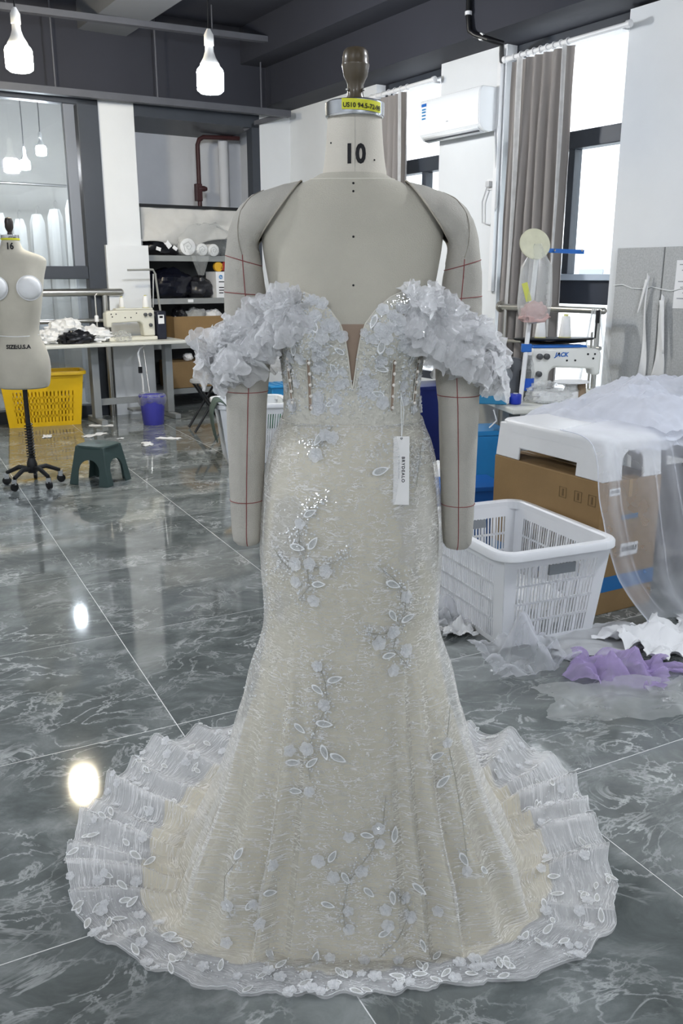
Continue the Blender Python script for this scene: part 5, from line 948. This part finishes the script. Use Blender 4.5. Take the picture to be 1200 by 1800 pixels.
t = thing('blue_roll', 'dark blue roll beside the plastic-wrapped tray', 'roll', (.965, 4.80, .687), R(-14)); MB().lathe([(.03, 0), (.034, .006), (.034, .05), (.03, .056)], n=18).build('roll', mat('deep_blue_wrap', '1c34a8', .3), t); MB().lathe([(.012, .056), (.014, .060)], n=12).build('core', wplastic, t)
MB().bars([(0, 0, 0), (.02, 0, -.06), (-.02, .0, -.10)], .006).build('ribbon_tail', cloth_w, loc=(.84, 4.76, .66), label='white thread tail hanging below the blue tray', cat='thread')
blob((0, 0, 0), (.26, .2, .13), 85, .35, 3).build('plastic_bag', film2, loc=(1.18, 4.88, .686), label='crumpled clear bag in front of the water bottle', cat='bag'); t = thing('tissue_box', 'white box in the crumpled bag on the right table', 'box', (1.18, 4.89, .6865), R(8)); MB().b2((-.09, -.05, 0), (.09, .05, .055)).build('box', paper, t, smooth=False, bevel=.004)
t = thing('small_funnel', 'white plastic lamp shade under the machine arm', 'lamp', (1.29, 4.87, .686), 0); MB().lathe([(.05, 0), (.045, .06), (.03, .10), (.10, .115), (.095, .12), (.02, .125)], n=24).build('shade', wplastic, t)
# blue bins under the right table
t = thing('storage_bin', 'tall light blue bin under the right sewing table', 'bin', (.80, 4.86, 0), R(12)); MB().box((0, 0, .27), (.22, .24, .54), taper=.9).build('bin', lblue, t, bevel=.01); MB().b2((-.115, -.125, .52), (.115, .125, .545)).build('rim', lblue, t, smooth=False)
t = thing('storage_bin', 'low royal blue crate behind the large white basket', 'crate', (.63, 4.45, 0), R(12)); MB().box((0, 0, .16), (.38, .26, .32), taper=.92).build('crate', blue, t, bevel=.01); MB().b2((-.2, -.14, .30), (.2, .14, .325)).build('rim', blue, t, smooth=False, bevel=.004)
# station seen between torso and right arm
sewing_table('sewing_table', 'white sewing table seen between torso and right arm', (.75, 6.9, 0), R(30), -.55, .5, -.3, .3, .76); t = thing('navy_tub', 'navy blue tub under the table between torso and right arm', 'tub', (.66, 6.42, 0), R(25)); MB().box((0, 0, .30), (.36, .3, .60), taper=.9).build('tub', mat('navy_plastic', '16266e', .4), t, bevel=.012); MB().b2((-.19, -.16, .58), (.19, .16, .605)).build('rim', mat('navy_plastic', '16266e'), t, smooth=False)
sewing_machine('sewing_machine', 'cream sewing machine glimpsed between torso and right arm', (.72, 6.9, .761), R(30), .42, None, 1, mat('machine_cream', 'dad8ca'))
blob((0, 0, 0), (.26, .3, .36), 88, .2).build('cloth_bag', cloth_w, loc=(.60, 4.95, 0), label='white cloth bag on the floor behind the right forearm', cat='bag')
# ------------------------------------------------------------------ scraps on the right floor
gp = mat('grey_paper', 'b5b7b9', .7, var=.06); lil = sheer('lilac_tulle', 'cbb9e6', .5, .8, scale=20)
for k, (nm, x, y, sx_, sy_, a, m, amp, f, l, cat) in enumerate((
    ('paper_sheet', 1.0, 3.13, .42, .26, .3, gp, .03, 1.6, 'flat grey paper sheet in front of the white basket', 'paper'),
    ('crumpled_paper', 1.22, 3.10, .34, .30, .5, paper, .10, 2.6, 'crumpled white paper beside the grey sheet', 'paper'),
    ('crumpled_paper', 1.45, 3.22, .26, .2, 1.2, paper, .05, 2.6, 'flat white paper at the right edge of the floor', 'paper'),
    ('tulle_scrap', .98, 2.82, .32, .22, -.3, lil, .10, 2.6, 'lilac tulle scrap crumpled on the floor', 'tulle'),
    ('tulle_scrap', 1.22, 2.86, .28, .08, .1, lil, .03, 2.6, 'thin lilac tulle tail at the right edge', 'tulle'),
    ('tulle_scrap', .67, 2.94, .30, .26, .4, tulle, .14, 2.2, 'white tulle tuft in front of the white basket', 'tulle'),
    ('tulle_scrap', .52, 2.86, .34, .18, .1, film, .03, 2.2, 'faint sheer tulle strip between gown and basket', 'tulle'),
    ('plastic_sheet', .93, 2.62, .50, .26, .1, film2, .05, 1.8, 'clear plastic sheet lying in front of the lilac tulle', 'plastic sheet'),
    ('plastic_sheet', 1.20, 2.66, .26, .2, .5, film2, .05, 2.0, 'clear plastic piece at the right edge of the floor', 'plastic sheet'),
    ('cloth_scrap', .46, 3.20, .13, .10, .2, cloth_w, .06, 2.4, 'small white cloth knot at the corner of the white basket', 'cloth'),
    ('tulle_scrap', .44, 3.35, .16, .24, .2, tulle, .10, 2.4, 'sheer tulle wisp against the white basket', 'tulle'))):
    sheet((0, 0, 0), sx_, sy_, 90+k*2.3, amp, f, 34, .22, .003).build(nm, m, loc=(x, y, 0), rz=a, label=l, cat=cat)
